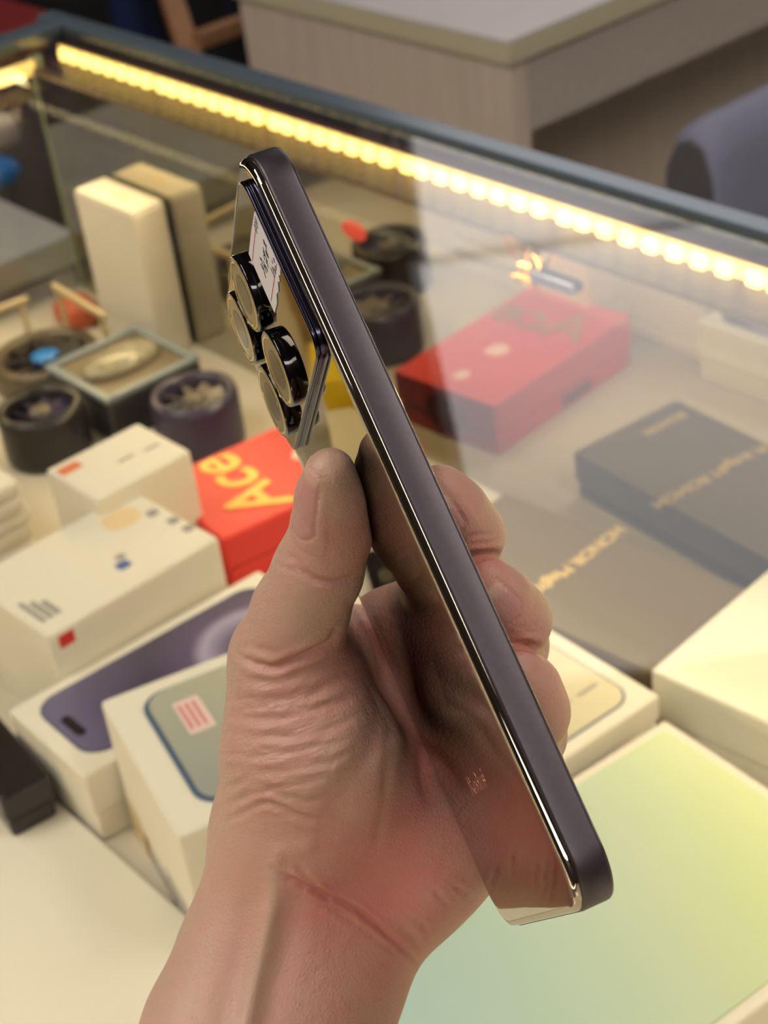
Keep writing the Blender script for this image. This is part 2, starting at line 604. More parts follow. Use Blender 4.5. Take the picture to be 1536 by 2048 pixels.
# --- carton with the picture of a dark purple phone
r, L, w, H = carton('phone_carton', 'white phone box with a dark purple phone pictured on its lid', 'box', (15, 1419), (458, 1172), .832, -.070, SZ, white, length=.150)
m = bpy.data.materials.new('print_purple_swirl')
m.use_nodes = True
nt = m.node_tree
b_ = nt.nodes['Principled BSDF']
b_.inputs['Roughness'].default_value = .3
tc = nt.nodes.new('ShaderNodeTexCoord')
sb = nt.nodes.new('ShaderNodeVectorMath')
sb.operation = 'SUBTRACT'
sb.inputs[1].default_value = (.112, .018, 0)
nt.links.new(tc.outputs['Object'], sb.inputs[0])
ln_ = nt.nodes.new('ShaderNodeVectorMath')
ln_.operation = 'LENGTH'
nt.links.new(sb.outputs[0], ln_.inputs[0])
rp = nt.nodes.new('ShaderNodeValToRGB')
mu = nt.nodes.new('ShaderNodeMath')
mu.operation = 'MULTIPLY'
mu.inputs[1].default_value = 9.0
nt.links.new(ln_.outputs['Value'], mu.inputs[0])
nt.links.new(mu.outputs[0], rp.inputs['Fac'])
el = rp.color_ramp.elements
el[0].position, el[0].color = 0, lin(70, 60, 82)
el[1].position, el[1].color = 1, lin(112, 106, 140)
for p_, c_ in ((.26, (74, 64, 86)), (.40, (92, 80, 112)), (.455, (168, 160, 192)), (.49, (96, 84, 116)), (.62, (74, 66, 90)), (.80, (88, 80, 112))):
    q = el.new(p_)
    q.color = lin(*c_)
nt.links.new(rp.outputs['Color'], b_.inputs['Base Color'])
panel(r, 'phone_rim_print', .0085, L - .0085, .0075, w - .0075, H, .0125, mat('print_blue_grey', (90, 96, 118), .4), .0003, 8)
panel(r, 'phone_print', .0095, L - .0095, .0085, w - .0085, H, .012, m, .0006, 8)
panel(r, 'camera_slot_print', .013, .018, w * .36, w * .62, H + .0005, .0022, mat('print_black', (26, 22, 28), .35), .0003)

# --- dark glossy phone carton at the far left
r, L, w, H = carton('phone_carton', 'black glossy phone box cut off by the left edge', 'box', (0, 1600), (100, 1548), .822, .075, SZ + .0062, mat('carton_gloss_black', (40, 34, 36), .15), yaw=0.0)
mesh_obj('silver_button', *loft([[(.012 + .006 * math.cos(t), .045 + .006 * math.sin(t), H + z) for t in [2 * math.pi * i / 16 for i in range(16)]] for z in (0, .004)]), mat('button_silver', (190, 185, 160), .25, .9), r)

# --- tall carton with a grey-green phone
r, L, w, H = carton('phone_carton', 'tall white phone box with a grey phone pictured, left behind the wrist', 'box', (200, 1402), (465, 1300), .868, -.100, SZ, white, length=.108, lidf=.8)
gp = ramp_mat('print_grey_green', [(0, (150, 154, 158)), (.5, (168, 170, 160)), (1, (188, 186, 160))], .35, (.6, .8, 0), 8.0, 0)
panel(r, 'phone_rim_print', .014, L - .008, .009, w - .009, H, .012, mat('print_steel_blue', (84, 104, 134), .35), .0004, 8)
panel(r, 'phone_print', .0165, L - .0095, .0105, w - .0100, H, .011, gp, .0010, 8)
st = panel(r, 'price_sticker', .026, .038, w - .046, w - .022, H + .0008, .001, mat('sticker_pinkish', (232, 206, 204), .7), .0004)
for k in range(3):
    mesh_obj('sticker_line', *box_vf(.0275 + .0032 * k, .029 + .0032 * k, w - .043, w - .025, H + .0009, H + .0014), mat('sticker_red_line', (214, 130, 130), .7), st)
mesh_obj('grey_patch', *box_vf(-.0003, .0006, w - .022, w - .002, .0005, .024), mat('print_tan', (206, 184, 146), .6), r)
for k in range(7):
    y = w - .026 - k * .0118
    mesh_obj('text_line', *box_vf(-.0003, .0004, y - .009, y, .003, .0045 + .0015 * (k % 3)), greyt, r)
for k in range(3):
    mesh_obj('text_line', *box_vf(-.0003, .0004, w - .095, w - .055, .010 + .006 * k, .0115 + .006 * k), greyt, r)

# --- carton with pale phone right of the fingers, on another one
r, L, w, H = carton('phone_carton', 'white phone box with a pale grey phone pictured, right of the fingers', 'box', (1320, 1390), (1090, 1250), .838, .080, SZ + .024, white, length=.076)
panel(r, 'phone_rim_print', .007, L - .007, .008, w - .008, H, .011, mat('print_steel_blue'), .0003, 8)
panel(r, 'phone_print', .0080, L - .0080, .0092, w - .0092, H, .0105, mat('print_pale_grey', (206, 198, 172), .35), .0007, 8)
panel(r, 'text_line', L * .32, L * .345, .014, .026, H + .0006, .0005, greyt, .0002)
panel(r, 'text_line', L * .32, L * .345, .030, .038, H + .0006, .0005, greyt, .0002)
r2, L, w, H = carton('phone_carton', 'plain white box lying under the box with the pale grey phone', 'box', (1322, 1412), (1092, 1272), .8135, .081, SZ, white2, length=.077)

# --- big mint coloured box at the lower right
mint = ramp_mat('print_mint', [(0, (176, 208, 214)), (.3, (182, 206, 200)), (.55, (198, 214, 190)), (.78, (206, 220, 168)), (1, (196, 214, 190))], .3, (-.8, .3, 0), 4.4, .66, .16, .1, 7)
r, L, w, H = carton('tablet_carton', 'big box with a mint green glossy lid at the lower right', 'box', (1330, 1438), (640, 1875), .838, .135, SZ, white, length=.195)
panel(r, 'mint_print', .0055, L - .0055, .0055, w - .0055, H, .004, mint, .0009, 5)

# --- pale box at the right edge
r, L, w, H = carton('pale_carton', 'pale glossy white box at the right edge beside the black box', 'box', (1300, 1340), (1490, 1178), .836, -.095, SZ, mat('carton_pearl', (226, 224, 210), .22, coat=.4), length=.10)
for k in range(2):
    V, Fc = tube([(L * .80 + .006 * math.cos(t), w * .63 + .010 * k + .0035 * math.sin(t) * (1 if k else -1), H + .0004) for t in [math.pi * i / 8 for i in range(9)]], .0012, 5)
    mesh_obj('curl_print', V, Fc, mat('print_cream', (250, 236, 200), .4), r)

# --- black carton with gold lettering
r, L, w, H = carton('black_carton', 'flat black phone box with gold lettering behind the fingers', 'box', (1300, 1345), (1496, 1177), .82, .158, SZ, ramp_mat('carton_black_brown', [(0, (98, 85, 62)), (1, (114, 100, 74))], .3, (1, 0, 0), 8.0, 0, .2), navyb, lidf=.70)
glyph_mesh('gold_lettering', 'HONOR Magic6 Pro', .0108, goldp, r, flat(L * .52, w * .53, H + .0003, math.pi), .0002, .0003)
glyph_mesh('gold_lettering', 'HONOR', .0085, goldp, r, flat(L * .30, w * .90, H + .0003, math.pi), .0002, .0003)

# --- standing carton in the rear corner
M = cm(.076, .037, SZ, .0)
r = tag(empty('standing_carton', M), 'white box standing upright in the rear left corner of the counter', 'box')
mesh_obj('box_body', *box_vf(0, .074, 0, .027, 0, .109, .0022), white, r)
mesh_obj('box_flap', *box_vf(.001, .073, .001, .026, .1085, .1102, .0006), white2, r)
panel(r, 'grey_mark', .034, .048, .011, .016, .1102, .001, mat('print_buff'), .0002)

# ================================================================== cooling fans and their pack, upper left
def cooling_fan(label, a, b, z, rad, h, yaw, ring_m, blade_m, hub_m, tilt=0.0):
    M = cm(a, b, z, yaw) @ Matrix.Rotation(tilt, 4, 'X')
    r = tag(empty('cooling_fan', M), label, 'fan', 'phone cooling fans')
    n = 32
    def c(q, zz):
        return [(q * math.cos(2 * math.pi * i / n), q * math.sin(2 * math.pi * i / n), zz) for i in range(n)]
    mesh_obj('housing', *loft([c(rad * .80, 0), c(rad * .97, 0), c(rad, h * .12), c(rad, h * .85), c(rad * .95, h), c(rad * .80, h), c(rad * .76, h * .9), c(rad * .76, h * .05)], False, False), ring_m, r, True)
    mesh_obj('bottom_plate', *loft([c(rad * .82, 0), c(rad * .82, h * .1)]), ring_m, r)
    for k in range(9):
        t = 2 * math.pi * k / 9
        R = Matrix.Rotation(t, 4, 'Z') @ Matrix.Translation((0, 0, h * .80)) @ Matrix.Rotation(.55, 4, 'X')
        V, Fc = box_vf(rad * .24, rad * .74, -rad * .13, rad * .13, -.0006, .0006)
        mesh_obj('blade', V, Fc, blade_m, r, M=R)
    mesh_obj('hub', *loft([c(rad * .27, h * .3), c(rad * .27, h * .86), c(rad * .22, h * .92)]), hub_m, r, True)
    return r


dk = mat('fan_black', (34, 30, 34), .3)
gy = mat('fan_grey', (104, 94, 82), .35)
pu = mat('fan_purple', (58, 50, 76), .3)
pg = mat('fan_gloss_grey', (130, 118, 106), .25)
cooling_fan('round grey cooling fan with a bright blue hub at the left edge', .104, .101, SZ, .038, .020, 0, mat('fan_bronze', (96, 84, 68), .3), dk, mat('hub_blue', (40, 130, 214), .3))
cooling_fan('round dark cooling fan with purple blades in front of the blue-hub fan', .195, .156, SZ, .028, .036, .3, dk, pu, gy)
cooling_fan('round purple and black cooling fan beside the small white box', .266, .085, SZ, .028, .038, .7, pu, pg, gy)

P0 = cm(.148, .124, SZ, .0)
r = tag(empty('blister_pack', P0), 'square dark pack with an oval clear window between the fans', 'pack')
mesh_obj('tray', *box_vf(0, .076, 0, .074, 0, .030, .003), mat('pack_black', (36, 34, 38), .35), r)
mesh_obj('rim', *join_vf([box_vf(0, .076, 0, .006, .030, .034, .001), box_vf(0, .076, .068, .074, .030, .034, .001), box_vf(0, .006, .006, .068, .030, .034, .001), box_vf(.070, .076, .006, .068, .030, .034, .001)]), mat('pack_rim_bluegrey', (130, 140, 148), .3), r)
mesh_obj('card', *box_vf(.006, .070, .006, .068, .030, .0315), mat('pack_card_brown', (112, 98, 76), .35), r)
V, Fc = loft([[(.037 + q * .016 * math.cos(t), .037 + q * .029 * math.sin(t), z - .006) for t in [2 * math.pi * i / 28 for i in range(28)]] for q, z in ((1, .0374), (1, .041), (.86, .0445), (.4, .046))])
mesh_obj('oval_window', V, Fc, mat('pack_window_grey', (158, 150, 128), .22, noise=.25, nscale=160), r, True)

# clear plastic strips (small price rails) near the corner
M = cm(.058, .062, SZ + .03, -.06)
o = tag(mesh_obj('plastic_rail', *join_vf([box_vf(0, .075, 0, .0045, .008, .013, .0012), box_vf(.004, .007, .001, .004, -.03, .009), box_vf(.068, .071, .001, .004, -.03, .009)]), mat('plastic_cream', (206, 186, 146), .4), M=M), 'thin cream plastic rail slanting behind the fans', 'rail')
M = cm(.058, .128, SZ + .03, 1.45)
o = tag(mesh_obj('plastic_rail', *join_vf([box_vf(-.03, .045, 0, .0045, .008, .013, .0012), box_vf(-.02, -.017, .001, .004, -.03, .009), box_vf(.038, .041, .001, .004, -.03, .009)]), mat('plastic_cream'), M=M), 'thin cream plastic rail cut off by the left edge', 'rail')
M = cm(.045, .040, SZ, .2)
o = tag(mesh_obj('orange_pouch', *loft([[(q * .02 * math.cos(t), q * .014 * math.sin(t), z) for t in [2 * math.pi * i / 18 for i in range(18)]] for q, z in ((.85, 0), (1, .004), (1, .012), (.7, .018), (.2, .020))]), mat('pouch_orange', (196, 92, 58), .5), smooth=True, M=M), 'small orange pouch at the foot of the rear corner', 'pouch')

# more boxes further left on the shelf, seen only in the phone's mirror back
for lab, a, b, sx, sy, h, c in (('cream box beyond the left of the picture, mirrored in the phone back', .300, .400, .075, .075, .045, (226, 208, 160)),
                                ('yellow box beyond the left of the picture, mirrored in the phone back', .240, .385, .045, .060, .056, (236, 200, 30)),
                                ('tan cardboard box beyond the left of the picture, mirrored in the phone back', .020, .400, .170, .085, .120, (150, 122, 66))):
    r = tag(empty('side_carton', cm(a, b, SZ, .0)), lab, 'box')
    mm = mat('carton_' + lab.split()[0], c, .5)
    mesh_obj('lid', *box_vf(0, sx, 0, sy, h * .4 + .001, h, .0016), mm, r)
    mesh_obj('base', *box_vf(.001, sx - .001, .001, sy - .001, 0, h * .4, .0016), mm, r)


# ================================================================== furniture behind the counter
wood = mat('desk_wood', (222, 206, 186), .5, noise=.06, nscale=14, stretch=(6, 6, .5))
woodt = mat('desk_top_laminate', (206, 200, 196), .4, noise=.03, nscale=18)
edgeb = mat('desk_edge_band', (216, 206, 174), .5)
wooda = mat('desk_apron', (198, 186, 176), .5, noise=.05, nscale=14, stretch=(1, 6, 6))


def desk(label, corner, zt, depth, length, shift=0.0):
    """corner: top corner nearest the viewer; x back along the counter, y away from it"""
    corner = np.array(corner) + BX * shift
    x = -AX
    y = -BX
    M = Matrix(((x[0], y[0], 0, corner[0]), (x[1], y[1], 0, corner[1]), (0, 0, 1, 0), (0, 0, 0, 1)))
    r = tag(empty('desk', M), label, 'desk')
    mesh_obj('desk_top', *box_vf(0, depth, 0, length, zt - .003, zt), woodt, r)
    mesh_obj('edge_band', *box_vf(-.0005, depth, -.0005, length, zt - .026, zt - .003), edgeb, r)
    mesh_obj('end_panel', *box_vf(.006, depth - .006, .006, .030, 0, zt - .026), wood, r)
    mesh_obj('end_panel', *box_vf(.006, depth - .006, length - .03, length - .006, 0, zt - .026), wood, r)
    mesh_obj('apron', *box_vf(.008, .024, .030, length - .03, zt - .112, zt - .026), wooda, r)
    mesh_obj('modesty_panel', *box_vf(.20, .22, .030, length - .03, .1, zt - .026), wood, r)
    return r


d0 = bp(1015, 83, .75)
D1 = desk('pale wooden office desk with an open knee space behind the counter', d0, .75, .50, 1.25)
d1 = bp(150, 466, .75)
D2 = desk('pale desk corner seen through the side glass at the left', d1, .75, .26, .9, shift=.9)


def blob(name, lab, cat, c, rx, ry, rz, m):
    V, Fc = [], []
    n, k = 20, 10
    rings = []
    for i in range(1, k):
        t = math.pi * i / k
        rings.append([(rx * math.sin(t) * math.cos(2 * math.pi * j / n) * (1 + .05 * math.sin(3 * j)), ry * math.sin(t) * math.sin(2 * math.pi * j / n), rz * (1 - math.cos(t))) for j in range(n)])
    return tag(mesh_obj(name, *loft(rings), m, loc=c, smooth=True), lab, cat)


q = bp(2, 372, .752)
blob('blue_pouch', 'bright blue pouch on the left desk, cut off by the picture edge', 'pouch', (q[0] - .012, q[1], .7505), .034, .026, .016, mat('pouch_blue', (20, 120, 206), .5))
q = bp(2, 310, .752)
blob('clear_bag', 'crumpled pinkish plastic bag on the left desk behind the blue pouch', 'bag', (q[0] - .012, q[1], .7505), .036, .03, .024, mat('bag_pinkish', (186, 166, 160), .3, bump=.6, bscale=90))


def build_chair():
    c = bp(1312, 246, .80)
    x, y = AX, -BX
    M = Matrix(((x[0], y[0], 0, c[0]), (x[1], y[1], 0, c[1]), (0, 0, 1, 0), (0, 0, 0, 1)))
    r = tag(empty('office_chair', M), 'blue-grey upholstered chair pushed in at the desk', 'chair')
    fab = mat('chair_fabric_bluegrey', (124, 126, 146), .85, noise=.08, nscale=300, bump=.2, bscale=1500)
    side = mat('chair_side_grey', (90, 88, 90), .8, noise=.06, nscale=300)
    # back cushion: profile in (x, z), swept along y
    prof = [(.004, .42), (.0, .60), (.004, .72), (.010, .775), (.022, .80), (.038, .806), (.052, .800), (.062, .775), (.070, .70), (.078, .58), (.08, .42)]
    rings = [[(px, yy, pz - dz * (pz - .42) / .39) for px, pz in prof] for yy, dz in ((0.0, .012), (.006, .004), (.03, 0), (.40, .0), (.424, .004), (.43, .012))]
    mesh_obj('back_cushion', *loft(rings), fab, r, True)
    rings = [[(px * .86 + .006, yy, pz - .012 if pz > .7 else pz) for px, pz in prof] for yy in (-.004, .002)]
    mesh_obj('side_welt', *loft(rings), side, r)
    mesh_obj('seat_cushion', *box_vf(.05, .50, .0, .43, .42, .50, .025), fab, r, True)
    for a, b in ((.06, .03), (.46, .03), (.06, .40), (.46, .40)):
        mesh_obj('leg', *tube([(a, b, 0), (a, b, .42)], .014, 8), side, r)
    mesh_obj('brown_rail', *box_vf(-.012, .002, .03, .06, .30, .70, .003), mat('chair_rail_brown', (112, 82, 62), .6), r)
    return r


build_chair()


def build_wood_chair():
    def at(x, y, d):
        v = _F + CX * (x - 768) / F_PX - CY * (y - 1024) / F_PX
        return CAM_POS + v * d
    p0, p1 = at(330, -40, 2.40), at(405, 190, 2.32)
    q1 = at(392, 82, 2.34)
    base = np.array([p1[0], p1[1], 0.0])
    r = tag(empty('wooden_chair', loc=base), 'light wooden chair frame with a slanting leg beside the desk', 'chair')
    wd = mat('chair_beech', (150, 108, 76), .5, noise=.1, nscale=20)
    dirv = (p1 - p0) / np.linalg.norm(p1 - p0)
    foot = p1 + dirv * (p1[2] / -dirv[2])
    top = p0 - dirv * .12

    def bar(nm, a, b, w1, w2):
        a, b = Vector(a - base), Vector(b - base)
        L = (b - a).length
        qt = (b - a).to_track_quat('Z', 'Y')
        mesh_obj(nm, *box_vf(-w1, w1, -w2, w2, 0, L, .004), wd, r, M=Matrix.Translation(a) @ qt.to_matrix().to_4x4())
    bar('leg', foot, top, .016, .014)
    off = -BX * .34
    bar('leg', foot + off, top + off, .016, .014)
    bar('stretcher', q1, q1 + off, .010, .013)
    bar('stretcher', q1 - np.array([0, 0, .22]), q1 + off - np.array([0, 0, .22]), .010, .013)
    bar('top_rail', top, top + off, .012, .02)


build_wood_chair()

# dark cloth hanging far behind, black with navy folds
n = 60
A_, B_ = np.array([-1.55, 2.55]), np.array([.05, 2.75])
V, Fc = [], []
for j, z in enumerate(np.linspace(.05, 1.75, 12)):
    for i in range(n + 1):
        t = i / n
        p = A_ + (B_ - A_) * t
        fold = .035 * math.sin(t * 46 + .6 * math.sin(z * 3)) + .02 * math.sin(t * 93 + z)
        V.append((p[0] - fold * .12, p[1] + fold, z))
for j in range(11):
    for i in range(n):
        a = j * (n + 1) + i
        Fc.append((a, a + 1, a + n + 2, a + n + 1))
m = bpy.data.materials.new('cloth_black_navy')
m.use_nodes = True
nt = m.node_tree
tc = nt.nodes.new('ShaderNodeTexCoord')
mp = nt.nodes.new('ShaderNodeMapping')
mp.inputs['Scale'].default_value = (7, 1, 1.6)
no = nt.nodes.new('ShaderNodeTexNoise')
no.inputs['Scale'].default_value = 1.6
rp = nt.nodes.new('ShaderNodeValToRGB')
rp.color_ramp.elements[0].position, rp.color_ramp.elements[0].color = .50, lin(16, 14, 16)
rp.color_ramp.elements[1].position, rp.color_ramp.elements[1].color = .62, lin(26, 40, 92)
nt.links.new(tc.outputs['Object'], mp.inputs['Vector'])
nt.links.new(mp.outputs[0], no.inputs['Vector'])
nt.links.new(no.outputs['Fac'], rp.inputs['Fac'])
nt.links.new(rp.outputs['Color'], nt.nodes['Principled BSDF'].inputs['Base Color'])
nt.nodes['Principled BSDF'].inputs['Roughness'].default_value = .9
o = mesh_obj('hanging_cloth', V, Fc, m, smooth=True)
sm = o.modifiers.new('thickness', 'SOLIDIFY')
sm.thickness = .004
tag(o, 'black and navy cloth hanging in folds behind the wooden chair', 'cloth')
# rack the cloth hangs on
r = tag(empty('clothes_rack', loc=(-.75, 2.66, 0)), 'steel clothes rack carrying the dark hanging cloth', 'rack')
stl = mat('rail_steel', (150, 150, 155), .35, .8)
mesh_obj('rail', *tube([(-.87, -.11, 1.785), (.85, .13, 1.785)], .012, 10), stl, r, True)
for px_, py_ in ((-.87, -.11), (.85, .13)):
    mesh_obj('post', *tube([(px_, py_, .01), (px_, py_, 1.785)], .012, 10), stl, r, True)
    mesh_obj('foot', *tube([(px_ + .02, py_ - .2, .012), (px_ - .02, py_ + .2, .012)], .012, 8), stl, r, True)
# low red-topped cabinet beyond the left end of the counter
q = bp(40, 52, .80)
r = tag(empty('side_cabinet', cm(float((q - OC) @ AX) - .02, float((q - OC) @ BX) + .05, 0)), 'low cabinet with a dark red top past the rear left corner of the counter', 'cabinet')
mesh_obj('cabinet_top', *box_vf(-.5, .06, -.4, .10, .775, .80, .003), mat('cabinet_red', (120, 36, 34), .5), r)
mesh_obj('cabinet_body', *box_vf(-.48, .04, -.38, .08, 0, .775, .003), mat('cabinet_grey', (84, 80, 76), .6), r)

# ================================================================== the phone in the hand
PR = np.array([[0.3979063893627214, -0.12767988461642032, 0.908497854905921],
               [0.8936401994629318, 0.27797258362082533, -0.352332849247717],
               [-0.2075516784036535, 0.9520656961678122, 0.2247069446464118]])
PT = np.array([-28.529388957445168, -73.02161815795048, 332.9885136846119])


def cv2w(c):
    """camera-fitted millimetres (x right, y down, z ahead) -> world metres"""
    c = np.asarray(c, float) / 1000.0
    return CAM_POS + c[..., 0:1] * CX - c[..., 1:2] * CY + c[..., 2:3] * _F


PHONE_C = np.array([80.45, 37.5, 4.1])
_axes = [cv2w(PT + PR @ (PHONE_C + e)) - cv2w(PT + PR @ PHONE_C) for e in np.eye(3)]
_o = cv2w(PT + PR @ PHONE_C)
# local frame of the phone in millimetres: x = length (downwards), y = width, z = thickness, scaled to metres
PHONE_M = Matrix([[float(_axes[j][i]) * 1000 for j in range(3)] + [float(_o[i])] for i in range(3)] + [[0, 0, 0, 1]])


def pl(pts):
    """(u, v, n) in mm -> phone local metres"""
    return [tuple((np.array(p) - PHONE_C) / 1000.0) for p in pts]


def build_phone():
    root = empty('smartphone', PHONE_M)
    tag(root, 'dark blue-grey smartphone with mirror back held edge-on in the hand', 'smartphone')
    m_frame = mat('phone_frame_metal', (88, 82, 88), 0.46, 1.0, noise=0.05, nscale=900, bump=0.03, bscale=4000)
    m_back = mat('phone_back_mirror', (178, 170, 160), 0.015, 1.0)
    m_black = mat('phone_black_glass', (10, 10, 14), 0.05, 0.0, coat=1.0)
    m_isl = mat('island_metal', (70, 68, 88), 0.2, 1.0)
    m_islm = mat('island_mirror', (178, 166, 138), 0.03, 1.0)
    m_ring = mat('lens_ring_black', (14, 11, 16), 0.12, 0.6, coat=0.6)
    m_lens = mat('lens_cover_glass', (150, 140, 120), 0.03, 1.0)
    m_seam = mat('seam_black', (8, 8, 10), 0.6)

    def prof(pr, seg=10):
        return [[(a, b, n) for a, b in inset_rrect(0, 0, 160.9, 75, 10.5, ins, seg)] for ins, n in pr]

    # frame: flat sides with soft edges
    V, Fc = loft(prof([(2.2, 1.75), (.55, 1.75), (.12, 1.95), (0, 2.35), (0, 7.3), (.1, 7.75), (.35, 8.0), (2.2, 8.0)]), False, False)
    mesh_obj('frame', pl(V), Fc, m_frame, root, True)
    # gasket line and curved back glass
    V, Fc = loft(prof([(1.9, 2.0), (.62, 2.0), (.62, 1.5), (1.9, 1.5)]), False, False)
    mesh_obj('gasket', pl(V), Fc, m_seam, root, False)
    V, Fc = loft(prof([(.40, 1.78), (.40, 1.5), (.42, 1.15), (.50, .80), (.68, .50), (.98, .27), (1.5, .11), (2.3, .03), (3.4, 0)]))
    mesh_obj('back_glass', pl(V), Fc, m_back, root, True)
    # screen
    V, Fc = loft(prof([(.3, 7.9), (.32, 8.1), (.6, 8.25), (1.2, 8.3), (1.5, 8.3), (2.0, 8.3)]))
    mesh_obj('screen_glass', pl(V), Fc, m_black, root, True)

    # camera island: two tiers with a dark seam, mirror top
    isl = empty('camera_island')
    isl.parent = root
    isl.matrix_local = Matrix.Identity(4)

    def irings(pr):
        return [[(a, b, n) for a, b in inset_rrect(5.2, 3.4, 40.4, 64.6, 5.2, ins, 8)] for ins, n in pr]
    V, Fc = loft(irings([(0, .1), (0, -.62), (.1, -.75), (.6, -.75)]), False, False)
    mesh_obj('island_base', pl(V), Fc, m_isl, isl, True)
    V, Fc = loft(irings([(.5, -.6), (.38, -.72), (.5, -.9)]), False, False)
    mesh_obj('seam', pl(V), Fc, m_seam, isl, False)
    V, Fc = loft(irings([(.5, -.82), (.12, -.86), (.02, -1.0), (.02, -1.5), (.2, -1.72), (.5, -1.8)]), False, False)
    mesh_obj('island_rim', pl(V), Fc, m_isl, isl, True)
    V, Fc = loft(irings([(.35, -1.5), (.5, -1.78), (.7, -1.8)]))
    mesh_obj('island_plate', pl(V), Fc, m_islm, isl, False)

    def circ(cu, cv, r, n, seg=48):
        return [(cu + r * math.cos(2 * math.pi * k / seg), cv + r * math.sin(2 * math.pi * k / seg), n) for k in range(seg)]
    for cu, cv in ((17.0, 36.2), (17.4, 54.6), (35.2, 36.4), (35.8, 54.9)):
        rg = empty('lens_module')
        rg.parent = root
        rg.matrix_local = Matrix.Identity(4)
        V, Fc = loft([circ(cu, cv, 8.6, -1.7), circ(cu, cv, 8.6, -3.5), circ(cu, cv, 8.45, -3.8), circ(cu, cv, 8.1, -3.95),
                      circ(cu, cv, 7.6, -3.95), circ(cu, cv, 7.5, -3.5)], False, False)
        mesh_obj('lens_ring', pl(V), Fc, m_ring, rg, True)
        V, Fc = loft([circ(cu, cv, 7.75, -3.9), circ(cu, cv, 7.5, -4.0), circ(cu, cv, 7.2, -3.97), circ(cu, cv, 7.05, -3.9)], False, False)
        mesh_obj('bright_bevel', pl(V), Fc, mat('lens_bevel', (225, 205, 150), .08, 1.0), rg, True)
        V, Fc = loft([circ(cu, cv, 7.5, -3.7), circ(cu, cv, 7.1, -3.86)], False, True)
        mesh_obj('lens_glass', pl(V), Fc, m_lens, rg, False)
        V, Fc = loft([circ(cu, cv, 4.6, -3.84, 32), circ(cu, cv, 4.5, -3.9, 32)], False, True)
        mesh_obj('dark_lens', pl(V), Fc, mat('lens_dark', (70, 66, 62), .04, .85), rg, False)

    # paper price sticker on the island, torn at one end, with pen marks
    st_pts = [(13.6, 4.3), (17.5, 4.2), (22.0, 4.25), (26.6, 4.3), (27.2, 6.4), (26.5, 7.2), (27.4, 9.2), (26.6, 10.1), (27.5, 13.5),
              (26.9, 16.0), (27.7, 19.0), (27.4, 24.5), (22.0, 24.6), (16.0, 24.4), (13.4, 24.3), (13.3, 15.0)]
    n = len(st_pts)
    V = [(a, b, -1.84) for a, b in st_pts] + [(a, b, -1.98) for a, b in st_pts]
    Fc = [tuple(range(n)), tuple(range(2 * n - 1, n - 1, -1))] + [(j, (j + 1) % n, n + (j + 1) % n, n + j) for j in range(n)]
    st = mesh_obj('price_sticker', pl(V), Fc, mat('sticker_paper', (226, 222, 224), .75), root)
    st['label'] = 'small white paper sticker with pen marks on the camera island'
    red = mat('red_pen', (196, 40, 40), .7)
    ink = mat('black_pen', (40, 34, 38), .7)

    def stroke(nm, pts, r, m):
        V, Fc = tube([tuple((np.array((a, b, -2.0)) - PHONE_C)) for a, b in pts], r, 5)
        mesh_obj(nm, [tuple(np.array(v) / 1000) for v in V], Fc, m, st)
    for pts in ([(15.0, 9.5), (15.4, 23.5)], [(25.2, 4.8), (25.3, 23.0)]):
        stroke('red_rule', pts, .09, red)
    rr = random.Random(3)
    # hand-written characters in a row: short crossing strokes
    for q in range(7):
        v0 = 7.0 + q * 1.75
        for _ in range(3):
            a0 = 18.2 + rr.uniform(-.3, 3.2)
            stroke('pen_stroke', [(a0, v0 + rr.uniform(-.8, .4)), (a0 + rr.uniform(.2, 1.6), v0 + rr.uniform(.1, 1.1))], .11, ink)
    for q in range(5):
        v0 = 5.6 + q * 1.35
        for _ in range(2):
            a0 = 23.4 + rr.uniform(-.3, 1.4)
            stroke('pen_stroke', [(a0, v0 + rr.uniform(-.4, .3)), (a0 + rr.uniform(.3, 1.4), v0 + rr.uniform(.1, .8))], .1, ink)
    for q in range(4):
        v0 = 5.2 + q * 1.2
        stroke('pen_stroke', [(14.2, v0), (15.7 + .3 * (q % 2), v0 + .7)], .1, ink)

    # maker's word on the back, small letters, reading across the width
    M = Matrix(((0, -1, 0, (130.8 - 80.45) / 1000), (-1, 0, 0, (38.3 - 37.5) / 1000), (0, 0, -1, (-.03 - 4.1) / 1000), (0, 0, 0, 1)))
    glyph_mesh('maker_lettering', 'Redmi', 0.0058, mat('logo_silver', (205, 160, 150), .3, 1.0), root, M, extrude=0.00002, bold=.00007, xs=1.12)
    # tiny holes on the flat side
    return root


PHONE = build_phone()

# ================================================================== the hand
def K(x, y, z):
    return np.array([(x - 768) / F_PX * z, (y - 1024) / F_PX * z, z])


def PV(x, y, v):
    """point on the sight line of a joint at the depth v across the phone"""
    d = np.array([(x - 768) / F_PX, (y - 1024) / F_PX, 1.0])
    o = PR.T @ (-PT)
    dd = PR.T @ d
    return d * ((v - o[1]) / dd[1])


def PP(u, v, n):
    return PT + PR @ np.array([u, v, n], float)


def smin(a, b, k):
    h = np.maximum(k - np.abs(a - b), 0.0) / k
    return np.minimum(a, b) - h * h * k * 0.25


def sd_cone(p, a, b, ra, rb):
    ab = (b - a).astype(np.float32)
    L = float(np.linalg.norm(ab))
    t = np.clip((p - a.astype(np.float32)) @ ab / (L * L), 0, 1)
    q = p - a.astype(np.float32) - t[:, None] * ab
    return np.sqrt((q * q).sum(1)) - (ra + (rb - ra) * t)


def chain_sd(p, nodes, k):
    d = None
    for (a, ra), (b, rb) in zip(nodes[:-1], nodes[1:]):
        e = sd_cone(p, a, b, ra, rb)
        d = e if d is None else smin(d, e, k)
    return d


